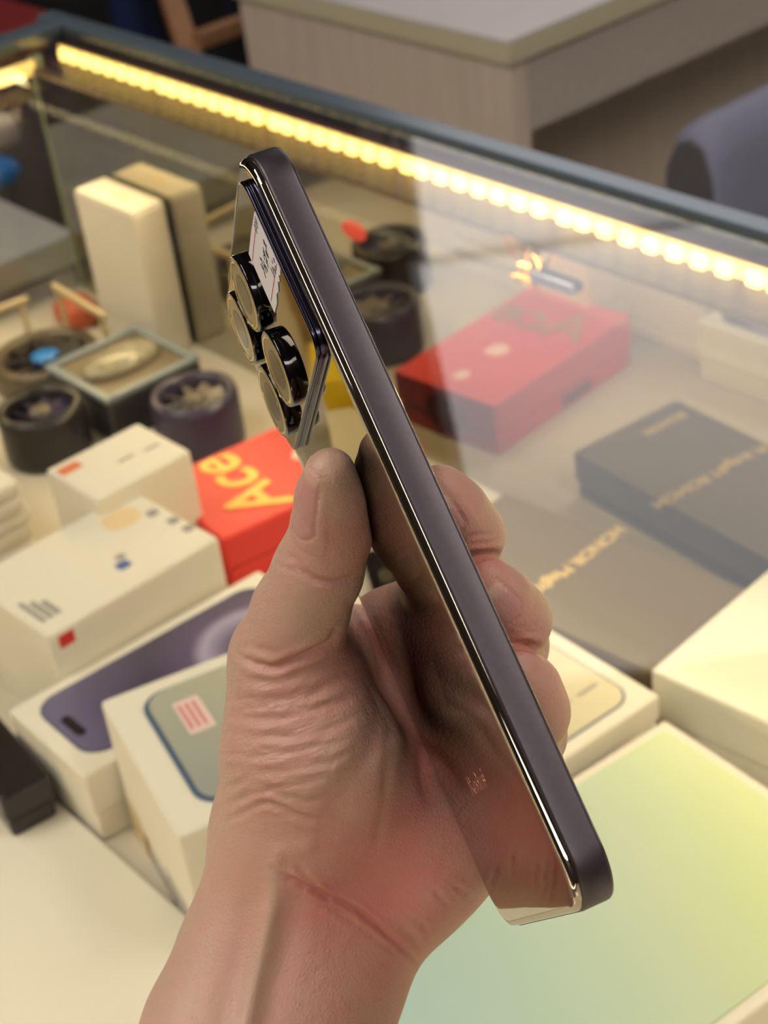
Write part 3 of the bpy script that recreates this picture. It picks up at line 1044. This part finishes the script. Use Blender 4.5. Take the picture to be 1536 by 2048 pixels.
FINGERS = [
    [(PV(880, 986, 26), 5.8), (PV(904, 1022, 29), 6.8), (PV(932, 1070, 34), 7.4), (PV(922, 1118, 58), 8.4), (PP(90, 93, 12), 10.5)],
    [(PV(966, 1168, 26), 5.8), (PV(992, 1200, 29), 6.9), (PV(1024, 1240, 34), 7.5), (PV(1014, 1290, 58), 8.5), (PP(107, 94, 15), 11)],
    [(PV(1026, 1350, 28), 6.2), (PV(1046, 1382, 31), 7.2), (PV(1060, 1424, 36), 7.5), (PV(1052, 1470, 60), 8.2), (PP(124, 92, 15), 10.5)],
    [(PV(1040, 1490, 44), 5.2), (PV(1058, 1515, 48), 5.9), (PV(1062, 1530, 54), 6.2), (PV(1050, 1556, 68), 6.8), (PP(139, 88, 12), 9)],
]
THUMB = [(K(661, 946, 337), 5.0), (K(663, 1000, 343), 6.3), (K(664, 1062, 350), 7.5), (K(636, 1142, 357), 8.6), (K(600, 1225, 365), 9.6), (K(566, 1312, 373), 10.4)]
PALM = [
    ([(K(566, 1315, 374), 10.6), (K(572, 1490, 379), 13.3), (K(585, 1640, 387), 14.5)], 10),   # first metacarpal
    ([(K(640, 1390, 374), 11.5), (K(668, 1500, 375), 14.0), (K(680, 1610, 382), 14.0)], 10),     # thenar muscle
    ([(K(590, 1640, 389), 14.5), (K(620, 1760, 394), 15.5)], 14),
    ([(K(815, 1560, 392), 12.5), (K(828, 1660, 389), 13.5), (K(862, 1738, 388), 12.6)], 10),     # hypothenar
    ([(K(700, 1700, 396), 15.0), (K(800, 1780, 394), 11.0)], 12),                                # heel
    ([(K(690, 1690, 400), 15), (K(760, 1500, 402), 14), (K(770, 1330, 402), 11)], 12),           # palm floor
    ([(K(800, 1640, 402), 14), (K(880, 1480, 404), 13)], 12),
    ([(K(575, 1345, 380), 9.5), (K(690, 1300, 393), 9), (PP(92, 96, 6), 9.5)], 10),              # web to the forefinger
    ([(K(840, 1700, 398), 13), (PP(139, 90, 8), 10.5)], 10),
    ([(K(860, 1560, 402), 13), (PP(122, 95, 8), 11)], 10),
    ([(K(770, 1400, 402), 12), (PP(104, 97, 8), 11)], 10),
    ([(K(570, 1735, 393), 14.8), (K(500, 1900, 391), 15.2), (K(440, 2060, 387), 16.5), (K(352, 2330, 372), 18)], 14),
    ([(K(722, 1830, 395), 13.8), (K(672, 1960, 393), 15.0), (K(618, 2110, 389), 16.5), (K(530, 2350, 374), 18)], 14),
    ([(K(640, 1800, 398), 15.0), (K(560, 2010, 395), 16.0), (K(442, 2350, 377), 18)], 14),
]


def sd_phone(p):
    q = (p - PT.astype(np.float32)) @ PR.astype(np.float32)
    d = np.abs(q - np.array([80.45, 37.5, 4.15], np.float32)) - np.array([80.45, 37.5, 4.15], np.float32) + 1.2
    return np.sqrt((np.maximum(d, 0) ** 2).sum(1)) + np.minimum(d.max(1), 0) - 1.2


_CH = [('p', nodes, 6, k) for nodes, k in PALM] + [('t', THUMB, 5, 5.0)] + [('f', nodes, 3.2, .7) for nodes in FINGERS]


def sd_some(p, use):
    d = f = None
    for kind, nodes, k0, k in use:
        e = chain_sd(p, nodes, k0)
        if kind == 'f':
            f = e if f is None else smin(f, e, k)
        else:
            d = e if d is None else smin(d, e, k)
    if f is not None:
        d = f if d is None else smin(d, f, 5.0)
    # the phone presses the skin flat where they touch
    s = 0.06 - sd_phone(p)
    return -smin(-d, -s, 1.2)


def sd_hand(p):
    """distance to the skin; bones too far from a cell of points are left out of its sum"""
    p = np.asarray(p, np.float32)
    C = 10.0
    key = np.floor(p / C).astype(np.int64)
    kk = (key[:, 0] + 500) * 1000000 + (key[:, 1] + 500) * 1000 + key[:, 2]
    order = np.argsort(kk, kind='stable')
    ks = kk[order]
    starts = np.flatnonzero(np.r_[True, ks[1:] != ks[:-1]])
    ends = np.r_[starts[1:], len(ks)]
    cen = ((key[order[starts]] + .5) * C).astype(np.float32)
    cd = np.stack([chain_sd(cen, c[1], c[2]) for c in _CH], 1)
    best = cd.min(1)
    out = np.empty(len(p), np.float32)
    for i in range(len(starts)):
        use = [c for c, q in zip(_CH, cd[i]) if q < best[i] + 17.3 + 11]
        ix = order[starts[i]:ends[i]]
        out[ix] = sd_some(p[ix], use)
    return out


def surface_nets(fn, lo, hi, h):
    B = 6
    n = np.ceil((hi - lo) / h / B).astype(int) * B
    nb = n // B
    # coarse sweep to find the blocks that hold surface
    cc = np.stack(np.meshgrid(*[np.arange(k) for k in nb], indexing='ij'), -1).reshape(-1, 3)
    cen = lo + (cc * B + (B - 1) / 2) * h
    dc = fn(cen)
    act = np.abs(dc) < B * h * .87 + .5
    vol = np.repeat(np.repeat(np.repeat(dc.reshape(nb).astype(np.float32), B, 0), B, 1), B, 2)
    loc = np.stack(np.meshgrid(*[np.arange(B)] * 3, indexing='ij'), -1).reshape(-1, 3)
    ac = cc[act]
    for i in range(0, len(ac), 2000):
        idx = (ac[i:i + 2000, None, :] * B + loc[None]).reshape(-1, 3)
        vol[idx[:, 0], idx[:, 1], idx[:, 2]] = fn(lo + idx * h)
    # halve the cells by linear interpolation; the vertices are put on the true surface afterwards
    for ax in range(3):
        a = np.moveaxis(vol, ax, 0)
        o = np.empty((2 * a.shape[0] - 1,) + a.shape[1:], np.float32)
        o[::2] = a
        o[1::2] = (a[1:] + a[:-1]) * .5
        vol = np.moveaxis(o, 0, ax)
    vol = np.ascontiguousarray(vol)
    n = np.array(vol.shape)
    h = h / 2
    s = vol < 0
    c = [s[x:n[0] - 1 + x, y:n[1] - 1 + y, z:n[2] - 1 + z] for x in (0, 1) for y in (0, 1) for z in (0, 1)]
    any_, all_ = c[0].copy(), c[0].copy()
    for q in c[1:]:
        any_ |= q
        all_ &= q
    cells = np.argwhere(any_ & ~all_)
    vid = -np.ones(n - 1, np.int32)
    vid[cells[:, 0], cells[:, 1], cells[:, 2]] = np.arange(len(cells))
    acc = np.zeros((len(cells), 3))
    cnt = np.zeros(len(cells))
    corners = [(x, y, z) for x in (0, 1) for y in (0, 1) for z in (0, 1)]
    vals = {k: vol[cells[:, 0] + k[0], cells[:, 1] + k[1], cells[:, 2] + k[2]] for k in corners}
    for a in corners:
        for ax in range(3):
            if a[ax] == 0:
                b = list(a)
                b[ax] = 1
                va, vb = vals[a], vals[tuple(b)]
                m = (va < 0) != (vb < 0)
                t = np.where(m, va / np.where(m, va - vb, 1), 0)
                p = np.tile(np.array(a, float), (len(cells), 1))
                p[:, ax] += t
                acc[m] += p[m]
                cnt[m] += 1
    V = lo + (cells + acc / cnt[:, None]) * h
    Q = []
    for ax in range(3):
        sl0 = [slice(1, n[i] - 1) for i in range(3)]
        sl0[ax] = slice(0, n[ax] - 1)
        sl1 = list(sl0)
        sl1[ax] = slice(1, n[ax])
        e = np.argwhere(s[tuple(sl0)] != s[tuple(sl1)])
        off = np.array([1, 1, 1])
        off[ax] = 0
        e = e + off
        u, w = (ax + 1) % 3, (ax + 2) % 3
        du = np.zeros(3, int)
        du[u] = 1
        dw = np.zeros(3, int)
        dw[w] = 1
        ids = [vid[tuple((e - a).T)] for a in (du * 0, du, du + dw, dw)]
        flip = s[tuple(e.T)]
        q = np.stack(ids, 1)
        q[flip] = q[flip][:, ::-1]
        Q.append(q)
    Q = np.concatenate(Q)
    Q = Q[(Q >= 0).all(1)]
    return V, Q


def grad(fn, V, e=0.3):
    """tetrahedral differences"""
    G = np.zeros_like(V)
    for k in ((1, -1, -1), (-1, -1, 1), (-1, 1, -1), (1, 1, 1)):
        k = np.array(k, float)
        G += k * fn(V + k * e)[:, None]
    return G / np.maximum(np.linalg.norm(G, axis=1, keepdims=True), 1e-6)


def mesh_normals(V, Q):
    n = np.cross(V[Q[:, 2]] - V[Q[:, 0]], V[Q[:, 3]] - V[Q[:, 1]])
    N = np.zeros_like(V)
    for k in range(4):
        for ax in range(3):
            N[:, ax] += np.bincount(Q[:, k], n[:, ax], len(V))
    return N / np.maximum(np.linalg.norm(N, axis=1, keepdims=True), 1e-9)


def seg_dist(P, line, reach=130.0):
    """2-D distance to a polyline and the parameter 0..1 along it (only points within reach are measured)"""
    ln = np.array(line, float)
    sel = np.flatnonzero((P > ln.min(0) - reach).all(1) & (P < ln.max(0) + reach).all(1))
    D = np.full(len(P), 1e6)
    T = np.zeros(len(P))
    S = P[sel]
    best = np.full(len(S), 1e6)
    par = np.zeros(len(S))
    L = np.linalg.norm(ln[1:] - ln[:-1], axis=1)
    tot, run = L.sum(), 0.0
    for a, b, l in zip(ln[:-1], ln[1:], L):
        t = np.clip((S - a) @ (b - a) / (l * l), 0, 1)
        d = np.hypot(*(S - a - t[:, None] * (b - a)).T)
        m = d < best
        best[m] = d[m]
        par[m] = (run + t[m] * l) / tot
        run += l
    D[sel] = best
    T[sel] = par
    return D, T


def smooth_line(pts, n=6):
    """Catmull-Rom"""
    P = [np.array(p, float) for p in pts]
    P = [2 * P[0] - P[1]] + P + [2 * P[-1] - P[-2]]
    out = []
    for i in range(1, len(P) - 2):
        for k in range(n):
            t = k / n
            out.append(tuple(0.5 * ((2 * P[i]) + (-P[i - 1] + P[i + 1]) * t + (2 * P[i - 1] - 5 * P[i] + 4 * P[i + 1] - P[i + 2]) * t * t
                                    + (-P[i - 1] + 3 * P[i] - 3 * P[i + 1] + P[i + 2]) * t ** 3)))
    out.append(tuple(P[-2]))
    return out


# skin folds sculpted on the camera side: (points, depth mm, half width px, lip mm)
FOLDS = [
    ([(672, 1262), (660, 1286), (632, 1303), (592, 1320), (548, 1334), (508, 1327), (480, 1312)], 1.3, 8, .35),
    ([(470, 1352), (520, 1362), (575, 1356), (640, 1332), (700, 1300)], .45, 9, .2),
    ([(468, 1300), (500, 1296), (540, 1302)], .35, 7, .12),
    ([(465, 1392), (530, 1402), (600, 1392), (668, 1366), (716, 1338)], .5, 9, .22),
    ([(462, 1428), (520, 1440), (590, 1430), (660, 1410), (722, 1384)], .45, 8, .22),
    ([(457, 1470), (530, 1474), (610, 1466), (690, 1444), (738, 1420)], .45, 8, .22),
    ([(455, 1506), (515, 1512), (590, 1500), (665, 1488)], .42, 7, .22),
    ([(456, 1540), (520, 1548), (600, 1536), (660, 1524), (715, 1502)], .45, 8, .22),
    ([(455, 1572), (500, 1566), (545, 1572), (610, 1562), (665, 1556)], .42, 7, .2),
    ([(462, 1606), (495, 1588), (530, 1584), (570, 1596), (622, 1600), (660, 1588)], .5, 7, .28),
    ([(462, 1638), (495, 1620), (527, 1604), (560, 1616), (600, 1634), (650, 1640)], .6, 6.5, .32),
    ([(480, 1414), (540, 1420), (600, 1410)], .3, 5, .1),
    ([(480, 1490), (540, 1494), (585, 1486)], .3, 5, .1),
    ([(490, 1556), (540, 1558), (590, 1550)], .3, 5, .1),
    # thumb joint lines
    ([(600, 1132), (622, 1152), (655, 1165), (690, 1163), (716, 1150)], .75, 7, .2),
    ([(560, 1104), (580, 1118), (606, 1126)], .3, 5, .1),
    ([(548, 1120), (572, 1136), (596, 1142)], .25, 5, .1),
    ([(590, 1040), (608, 1048), (628, 1044)], .25, 4, .1),
    # valley beside the thenar and palm lines
    ([(742, 1300), (768, 1380), (762, 1460), (728, 1530), (684, 1590), (660, 1650)], 1.5, 34, 0),
    ([(884, 1395), (866, 1450), (846, 1500), (846, 1552), (856, 1600)], .9, 12, .2),
    ([(800, 1400), (782, 1500), (770, 1590), (752, 1690)], .4, 9, .1),
    ([(700, 1205), (735, 1240), (762, 1290), (775, 1350)], .7, 10, .2),
    # wrist
    ([(546, 1732), (560, 1746), (600, 1769), (650, 1792), (705, 1816), (760, 1858), (812, 1902), (840, 1930)], .95, 6, .22),
    ([(566, 1712), (602, 1742), (640, 1778), (660, 1796)], .45, 6, .15),
    ([(600, 1800), (650, 1812), (700, 1842), (760, 1880), (808, 1912)], .4, 7, .15),
    ([(855, 1770), (880, 1790), (896, 1812)], .4, 6, .15),
    ([(900, 1762), (925, 1784), (940, 1800)], .35, 6, .15),
    ([(830, 1836), (850, 1852), (858, 1880)], .4, 6, .2),
    ([(806, 1860), (830, 1876), (836, 1900)], .35, 6, .2),
    # finger joints
    ([(930, 1118), (950, 1112), (975, 1108), (1004, 1112)], 1.0, 8, .25),
    ([(1020, 1292), (1042, 1290), (1066, 1294), (1096, 1302)], 1.0, 8, .25),
    ([(942, 1088), (965, 1084), (992, 1080)], .3, 4, .12),
    ([(938, 1074), (962, 1070), (990, 1064)], .25, 4, .12),
    ([(1034, 1268), (1056, 1264), (1084, 1262)], .3, 4, .12),
    ([(1034, 1254), (1058, 1250), (1086, 1246)], .25, 4, .12),
]
RIDGES = [
    ([(552, 1742), (546, 1800), (530, 1880), (510, 1960), (488, 2060), (440, 2200)], 1.7, 20),
    ([(640, 1690), (560, 1705), (548, 1740)], .5, 16),
]


def skin_material():
    m = bpy.data.materials.new('skin')
    m.use_nodes = True
    nt = m.node_tree
    b = nt.nodes['Principled BSDF']
    at = nt.nodes.new('ShaderNodeAttribute')
    at.attribute_name = 'flush'
    rp = nt.nodes.new('ShaderNodeValToRGB')
    e = rp.color_ramp.elements
    e[0].position, e[0].color = 0.0, lin(188, 156, 136)
    e[1].position, e[1].color = 1.0, lin(194, 124, 112)
    md = rp.color_ramp.elements.new(0.45)
    md.color = lin(194, 146, 131)
    tc = nt.nodes.new('ShaderNodeTexCoord')
    n = nt.nodes.new('ShaderNodeTexNoise')
    n.inputs['Scale'].default_value = 130
    n.inputs['Detail'].default_value = 2
    nt.links.new(tc.outputs['Object'], n.inputs['Vector'])
    ma = nt.nodes.new('ShaderNodeMath')
    ma.operation = 'MULTIPLY_ADD'
    ma.inputs[1].default_value = 0.7
    ma.inputs[2].default_value = -0.35
    nt.links.new(n.outputs['Fac'], ma.inputs[0])
    ad = nt.nodes.new('ShaderNodeMath')
    nt.links.new(at.outputs['Fac'], ad.inputs[0])
    nt.links.new(ma.outputs[0], ad.inputs[1])
    nt.links.new(ad.outputs[0], rp.inputs['Fac'])
    col = rp.outputs['Color']
    for nm_, c_ in (('nail', (190, 140, 132)), ('nail_edge', (206, 172, 150))):
        an = nt.nodes.new('ShaderNodeAttribute')
        an.attribute_name = nm_
        mxc = nt.nodes.new('ShaderNodeMix')
        mxc.data_type = 'RGBA'
        nt.links.new(an.outputs['Fac'], mxc.inputs['Factor'])
        nt.links.new(col, mxc.inputs['A'])
        mxc.inputs['B'].default_value = lin(*c_)
        col = mxc.outputs['Result']
        if nm_ == 'nail':
            rg = nt.nodes.new('ShaderNodeMapRange')
            rg.inputs['To Min'].default_value = .47
            rg.inputs['To Max'].default_value = .33
            nt.links.new(an.outputs['Fac'], rg.inputs['Value'])
            nt.links.new(rg.outputs[0], b.inputs['Roughness'])
    nt.links.new(col, b.inputs['Base Color'])
    b.inputs['Specular IOR Level'].default_value = 0.4
    b.inputs['Subsurface Weight'].default_value = 0.25
    b.inputs['Subsurface Radius'].default_value = (1.0, 0.35, 0.2)
    b.inputs['Subsurface Scale'].default_value = 0.003
    vo = nt.nodes.new('ShaderNodeTexVoronoi')
    vo.feature = 'DISTANCE_TO_EDGE'
    vo.inputs['Scale'].default_value = 1150
    mp = nt.nodes.new('ShaderNodeMapping')
    mp.inputs['Scale'].default_value = (1, .55, 1)
    nt.links.new(tc.outputs['Object'], mp.inputs['Vector'])
    nt.links.new(mp.outputs[0], vo.inputs['Vector'])
    n2 = nt.nodes.new('ShaderNodeTexNoise')
    n2.inputs['Scale'].default_value = 500
    n2.inputs['Detail'].default_value = 2
    nt.links.new(tc.outputs['Object'], n2.inputs['Vector'])
    # crinkle lines running across the thenar: noise drawn out along one direction
    dx = nt.nodes.new('ShaderNodeVectorMath')
    dx.operation = 'DOT_PRODUCT'
    dx.inputs[1].default_value = tuple(float(v) for v in (CX * .96 + CY * .28) * 85)
    dy = nt.nodes.new('ShaderNodeVectorMath')
    dy.operation = 'DOT_PRODUCT'
    dy.inputs[1].default_value = tuple(float(v) for v in (CY * .96 - CX * .28) * 450)
    cb = nt.nodes.new('ShaderNodeCombineXYZ')
    for q_, k_ in ((dx, 0), (dy, 1)):
        nt.links.new(tc.outputs['Object'], q_.inputs[0])
        nt.links.new(q_.outputs['Value'], cb.inputs[k_])
    n3 = nt.nodes.new('ShaderNodeTexNoise')
    n3.inputs['Scale'].default_value = 1.0
    n3.inputs['Detail'].default_value = 2
    n3.inputs['Distortion'].default_value = .6
    nt.links.new(cb.outputs[0], n3.inputs['Vector'])
    at2 = nt.nodes.new('ShaderNodeAttribute')
    at2.attribute_name = 'crinkle'
    b0 = nt.nodes.new('ShaderNodeBump')
    b0.inputs['Distance'].default_value = 0.0012
    nt.links.new(at2.outputs['Fac'], b0.inputs['Strength'])
    nt.links.new(n3.outputs['Fac'], b0.inputs['Height'])
    b1 = nt.nodes.new('ShaderNodeBump')
    nt.links.new(b0.outputs['Normal'], b1.inputs['Normal'])
    b1.inputs['Strength'].default_value = 0.26
    b1.inputs['Distance'].default_value = 0.0006
    nt.links.new(vo.outputs['Distance'], b1.inputs['Height'])
    b2 = nt.nodes.new('ShaderNodeBump')
    b2.inputs['Strength'].default_value = 0.34
    b2.inputs['Distance'].default_value = 0.0007
    nt.links.new(n2.outputs['Fac'], b2.inputs['Height'])
    nt.links.new(b1.outputs['Normal'], b2.inputs['Normal'])
    nt.links.new(b2.outputs['Normal'], b.inputs['Normal'])
    return m


def build_hand(h=0.5):
    allp = np.array([a for ch in FINGERS for a, r in ch] + [a for a, r in THUMB] + [a for ch, k in PALM for a, r in ch])
    lo = allp.min(0) - 22
    hi = allp.max(0) + 22
    V, Q = surface_nets(sd_hand, lo, hi, 2 * h)
    N = grad(sd_hand, V)
    V = V - sd_hand(V)[:, None] * N
    px = np.stack([768 + F_PX * V[:, 0] / V[:, 2], 1024 + F_PX * V[:, 1] / V[:, 2]], 1)
    view = V / np.linalg.norm(V, axis=1, keepdims=True)
    facing = np.clip(-(N * view).sum(1) * 2.5 + .1, 0, 1)
    free = np.clip((sd_phone(V) - 0.3) / 0.8, 0, 1)
    disp = np.zeros(len(V))
    flush = np.zeros(len(V))
    r2 = random.Random(5)
    for pts, dep, w, lip in FOLDS:
        line = smooth_line(pts)
        if w < 20:
            ph_, fq, am = r2.uniform(0, 6), r2.uniform(.02, .05), r2.uniform(2, 5) if dep < .7 else 1.2
            line = [(x + r2.uniform(-1.2, 1.2), y + am * math.sin(x * fq + ph_) + r2.uniform(-1.4, 1.4)) for x, y in line]
        d, t = seg_dist(px, line, w * 4)
        near = d < w * 4
        fade = np.sin(np.clip(t, 0.02, .98) * np.pi) ** .45
        if w < 20 and dep < .7:
            f1, f2 = r2.uniform(2, 4), r2.uniform(0, 6)
            fade = fade * (.78 + .34 * np.sin(t * 6.28 * f1 + f2))
        g = np.exp(-(d / w) ** 2)
        lipg = np.exp(-((d - 2.1 * w) / (1.0 * w)) ** 2)
        disp += np.where(near, (-dep * g + lip * lipg) * fade * facing, 0)
        if dep > .6 and w < 20:
            flush += np.where(near, .28 * np.exp(-(d / (1.6 * w)) ** 2) * fade, 0)
    for pts, hgt, w in RIDGES:
        d, t = seg_dist(px, smooth_line(pts))
        fade = np.clip(t * 6, 0, 1)
        disp += hgt * np.exp(-(d / w) ** 2) * fade * facing - .4 * np.exp(-((d - 2.4 * w) / (1.1 * w)) ** 2) * fade * facing * (hgt > 1)
    # soft random relief of the thenar wrinkles
    m = np.exp(-((px[:, 0] - 580) / 130) ** 2 - ((px[:, 1] - 1490) / 150) ** 2) * facing
    ph = (px[:, 1] + .12 * (px[:, 0] - 580) + 9 * np.sin(px[:, 0] / 37.) + 6 * np.sin(px[:, 0] / 17. + px[:, 1] / 60.))
    disp += .07 * np.sin(ph / 5.6 + 2.5 * np.sin(px[:, 0] / 53.)) * m + .08 * np.sin(ph / 9.1 + px[:, 0] / 40.) * m
    disp *= free
    # nails: thumb, forefinger, middle finger
    nail = np.zeros(len(V))
    tipm = np.zeros(len(V))

    def nail_at(base, tip, r, dorsal, t0, t1, half):
        nonlocal disp
        ax = tip - base
        L = np.linalg.norm(ax)
        ax = ax / L
        dz = np.array(dorsal, float)
        dz -= dz @ ax * ax
        dz /= np.linalg.norm(dz)
        sx = np.cross(ax, dz)
        q = V - base
        t = q @ ax
        a = np.arctan2(q @ sx, q @ dz)
        rad = np.linalg.norm(q - t[:, None] * ax, axis=1)
        ok = (rad < r * 1.7) & (t > -2) & (t < L + r * 1.6)
        # rounded base outline
        e1 = (np.abs(a) / half) ** 4 + np.clip((t0 * L - t) / (0.22 * L) + 1, 0, 9) ** 3 * 0.999
        s = np.where(t < t0 * L, 2.0, np.abs(a) / half)
        u = np.clip((t - t0 * L) / (0.25 * L), 0, 1)
        lim = half * np.sqrt(np.clip(1 - (1 - u) ** 2, 0, 1))
        inside = ok & (t > t0 * L) & (t < t1 * L) & (np.abs(a) < lim)
        edge = np.minimum(lim - np.abs(a), (t - t0 * L) / r) * r
        nv = np.where(ok & (t > t0 * L - 1), np.clip(edge / .7 + .3, 0, 1), 0)
        nv = np.where(t < t1 * L, nv, 0)
        nail[:] = np.maximum(nail, nv)
        tipm[:] = np.maximum(tipm, nv * np.clip((t - L * .98) / 1.4, 0, 1) * .7)
        disp = np.where(inside, .50 * np.clip(edge / .9, 0, 1) - .38, disp)
        rim = ok & ~inside & (t > t0 * L - 1.3) & (t < L * .95) & (np.abs(a) < half + .25)
        disp = np.where(rim, disp + .20, disp)
        flush[inside] = 0
    nail_at(THUMB[2][0], THUMB[0][0], 6.5, (-.96, .05, -.30), .18, 1.16, .95)
    for fi, dors, hf in ((0, (-.42, -.25, -.87), .60), (1, (-.20, -.15, -.97), .62)):
        f = FINGERS[fi]
        nail_at(f[2][0], f[0][0], 6.0, dors, .52, 1.2, hf)
    V2 = V + N * disp[:, None]
    # ruddy areas: palm, thumb pad, finger tips, skin folds
    for (x, y, z), s, a in (((700, 1740, 380), 20, .75), ((850, 1690, 380), 17, .6), ((780, 1330, 395), 16, .75), ((690, 1080, 345), 11, .65),
                            ((690, 1320, 372), 11, .6), ((600, 1430, 365), 22, .35), ((700, 1960, 378), 26, .4), ((840, 1500, 385), 12, .6),
                            ((905, 985, 340), 8, .55), ((985, 1165, 338), 8, .5), ((950, 1115, 340), 6, .6), ((1045, 1290, 338), 6, .6), ((1080, 1400, 338), 12, .35)):
        d2 = ((V - K(x, y, z)) ** 2).sum(1)
        flush += a * np.exp(-d2 / (s * s))
    # paler tendon
    d, t = seg_dist(px, smooth_line(RIDGES[0][0]))
    flush -= .45 * np.exp(-(d / 16) ** 2) * facing
    flush = np.clip(flush, 0, 1)

    Wp = cv2w(V2)
    org = cv2w(K(640, 1600, 385)[None])[0]
    me = bpy.data.meshes.new('hand')
    me.vertices.add(len(Wp))
    me.vertices.foreach_set('co', (Wp - org).astype(np.float32).ravel())
    me.loops.add(len(Q) * 4)
    me.loops.foreach_set('vertex_index', Q.astype(np.int32).ravel())
    me.polygons.add(len(Q))
    me.polygons.foreach_set('loop_start', np.arange(0, len(Q) * 4, 4, dtype=np.int32))
    me.polygons.foreach_set('use_smooth', np.ones(len(Q), bool))
    me.materials.append(skin_material())
    me.update(calc_edges=True)
    me.validate()
    at = me.attributes.new('flush', 'FLOAT', 'POINT')
    at.data.foreach_set('value', flush.astype(np.float32))
    for nm_, vv in (('nail', nail), ('nail_edge', tipm)):
        at = me.attributes.new(nm_, 'FLOAT', 'POINT')
        at.data.foreach_set('value', vv.astype(np.float32))
    cr = .10 + .50 * np.exp(-((px[:, 0] - 590) / 140) ** 2 - ((px[:, 1] - 1490) / 165) ** 2)
    at = me.attributes.new('crinkle', 'FLOAT', 'POINT')
    at.data.foreach_set('value', cr.astype(np.float32))
    o = bpy.data.objects.new('hand', me)
    COL.objects.link(o)
    o.location = org
    tag(o, 'left hand and wrist gripping the smartphone, thumb on its back', 'hand')
    return o


HAND = build_hand()
# outward orientation check
_me = HAND.data
_bm = bmesh.new()
_bm.from_mesh(_me)
if _bm.calc_volume(signed=True) < 0:
    bmesh.ops.reverse_faces(_bm, faces=_bm.faces)
    _bm.to_mesh(_me)
_bm.free()
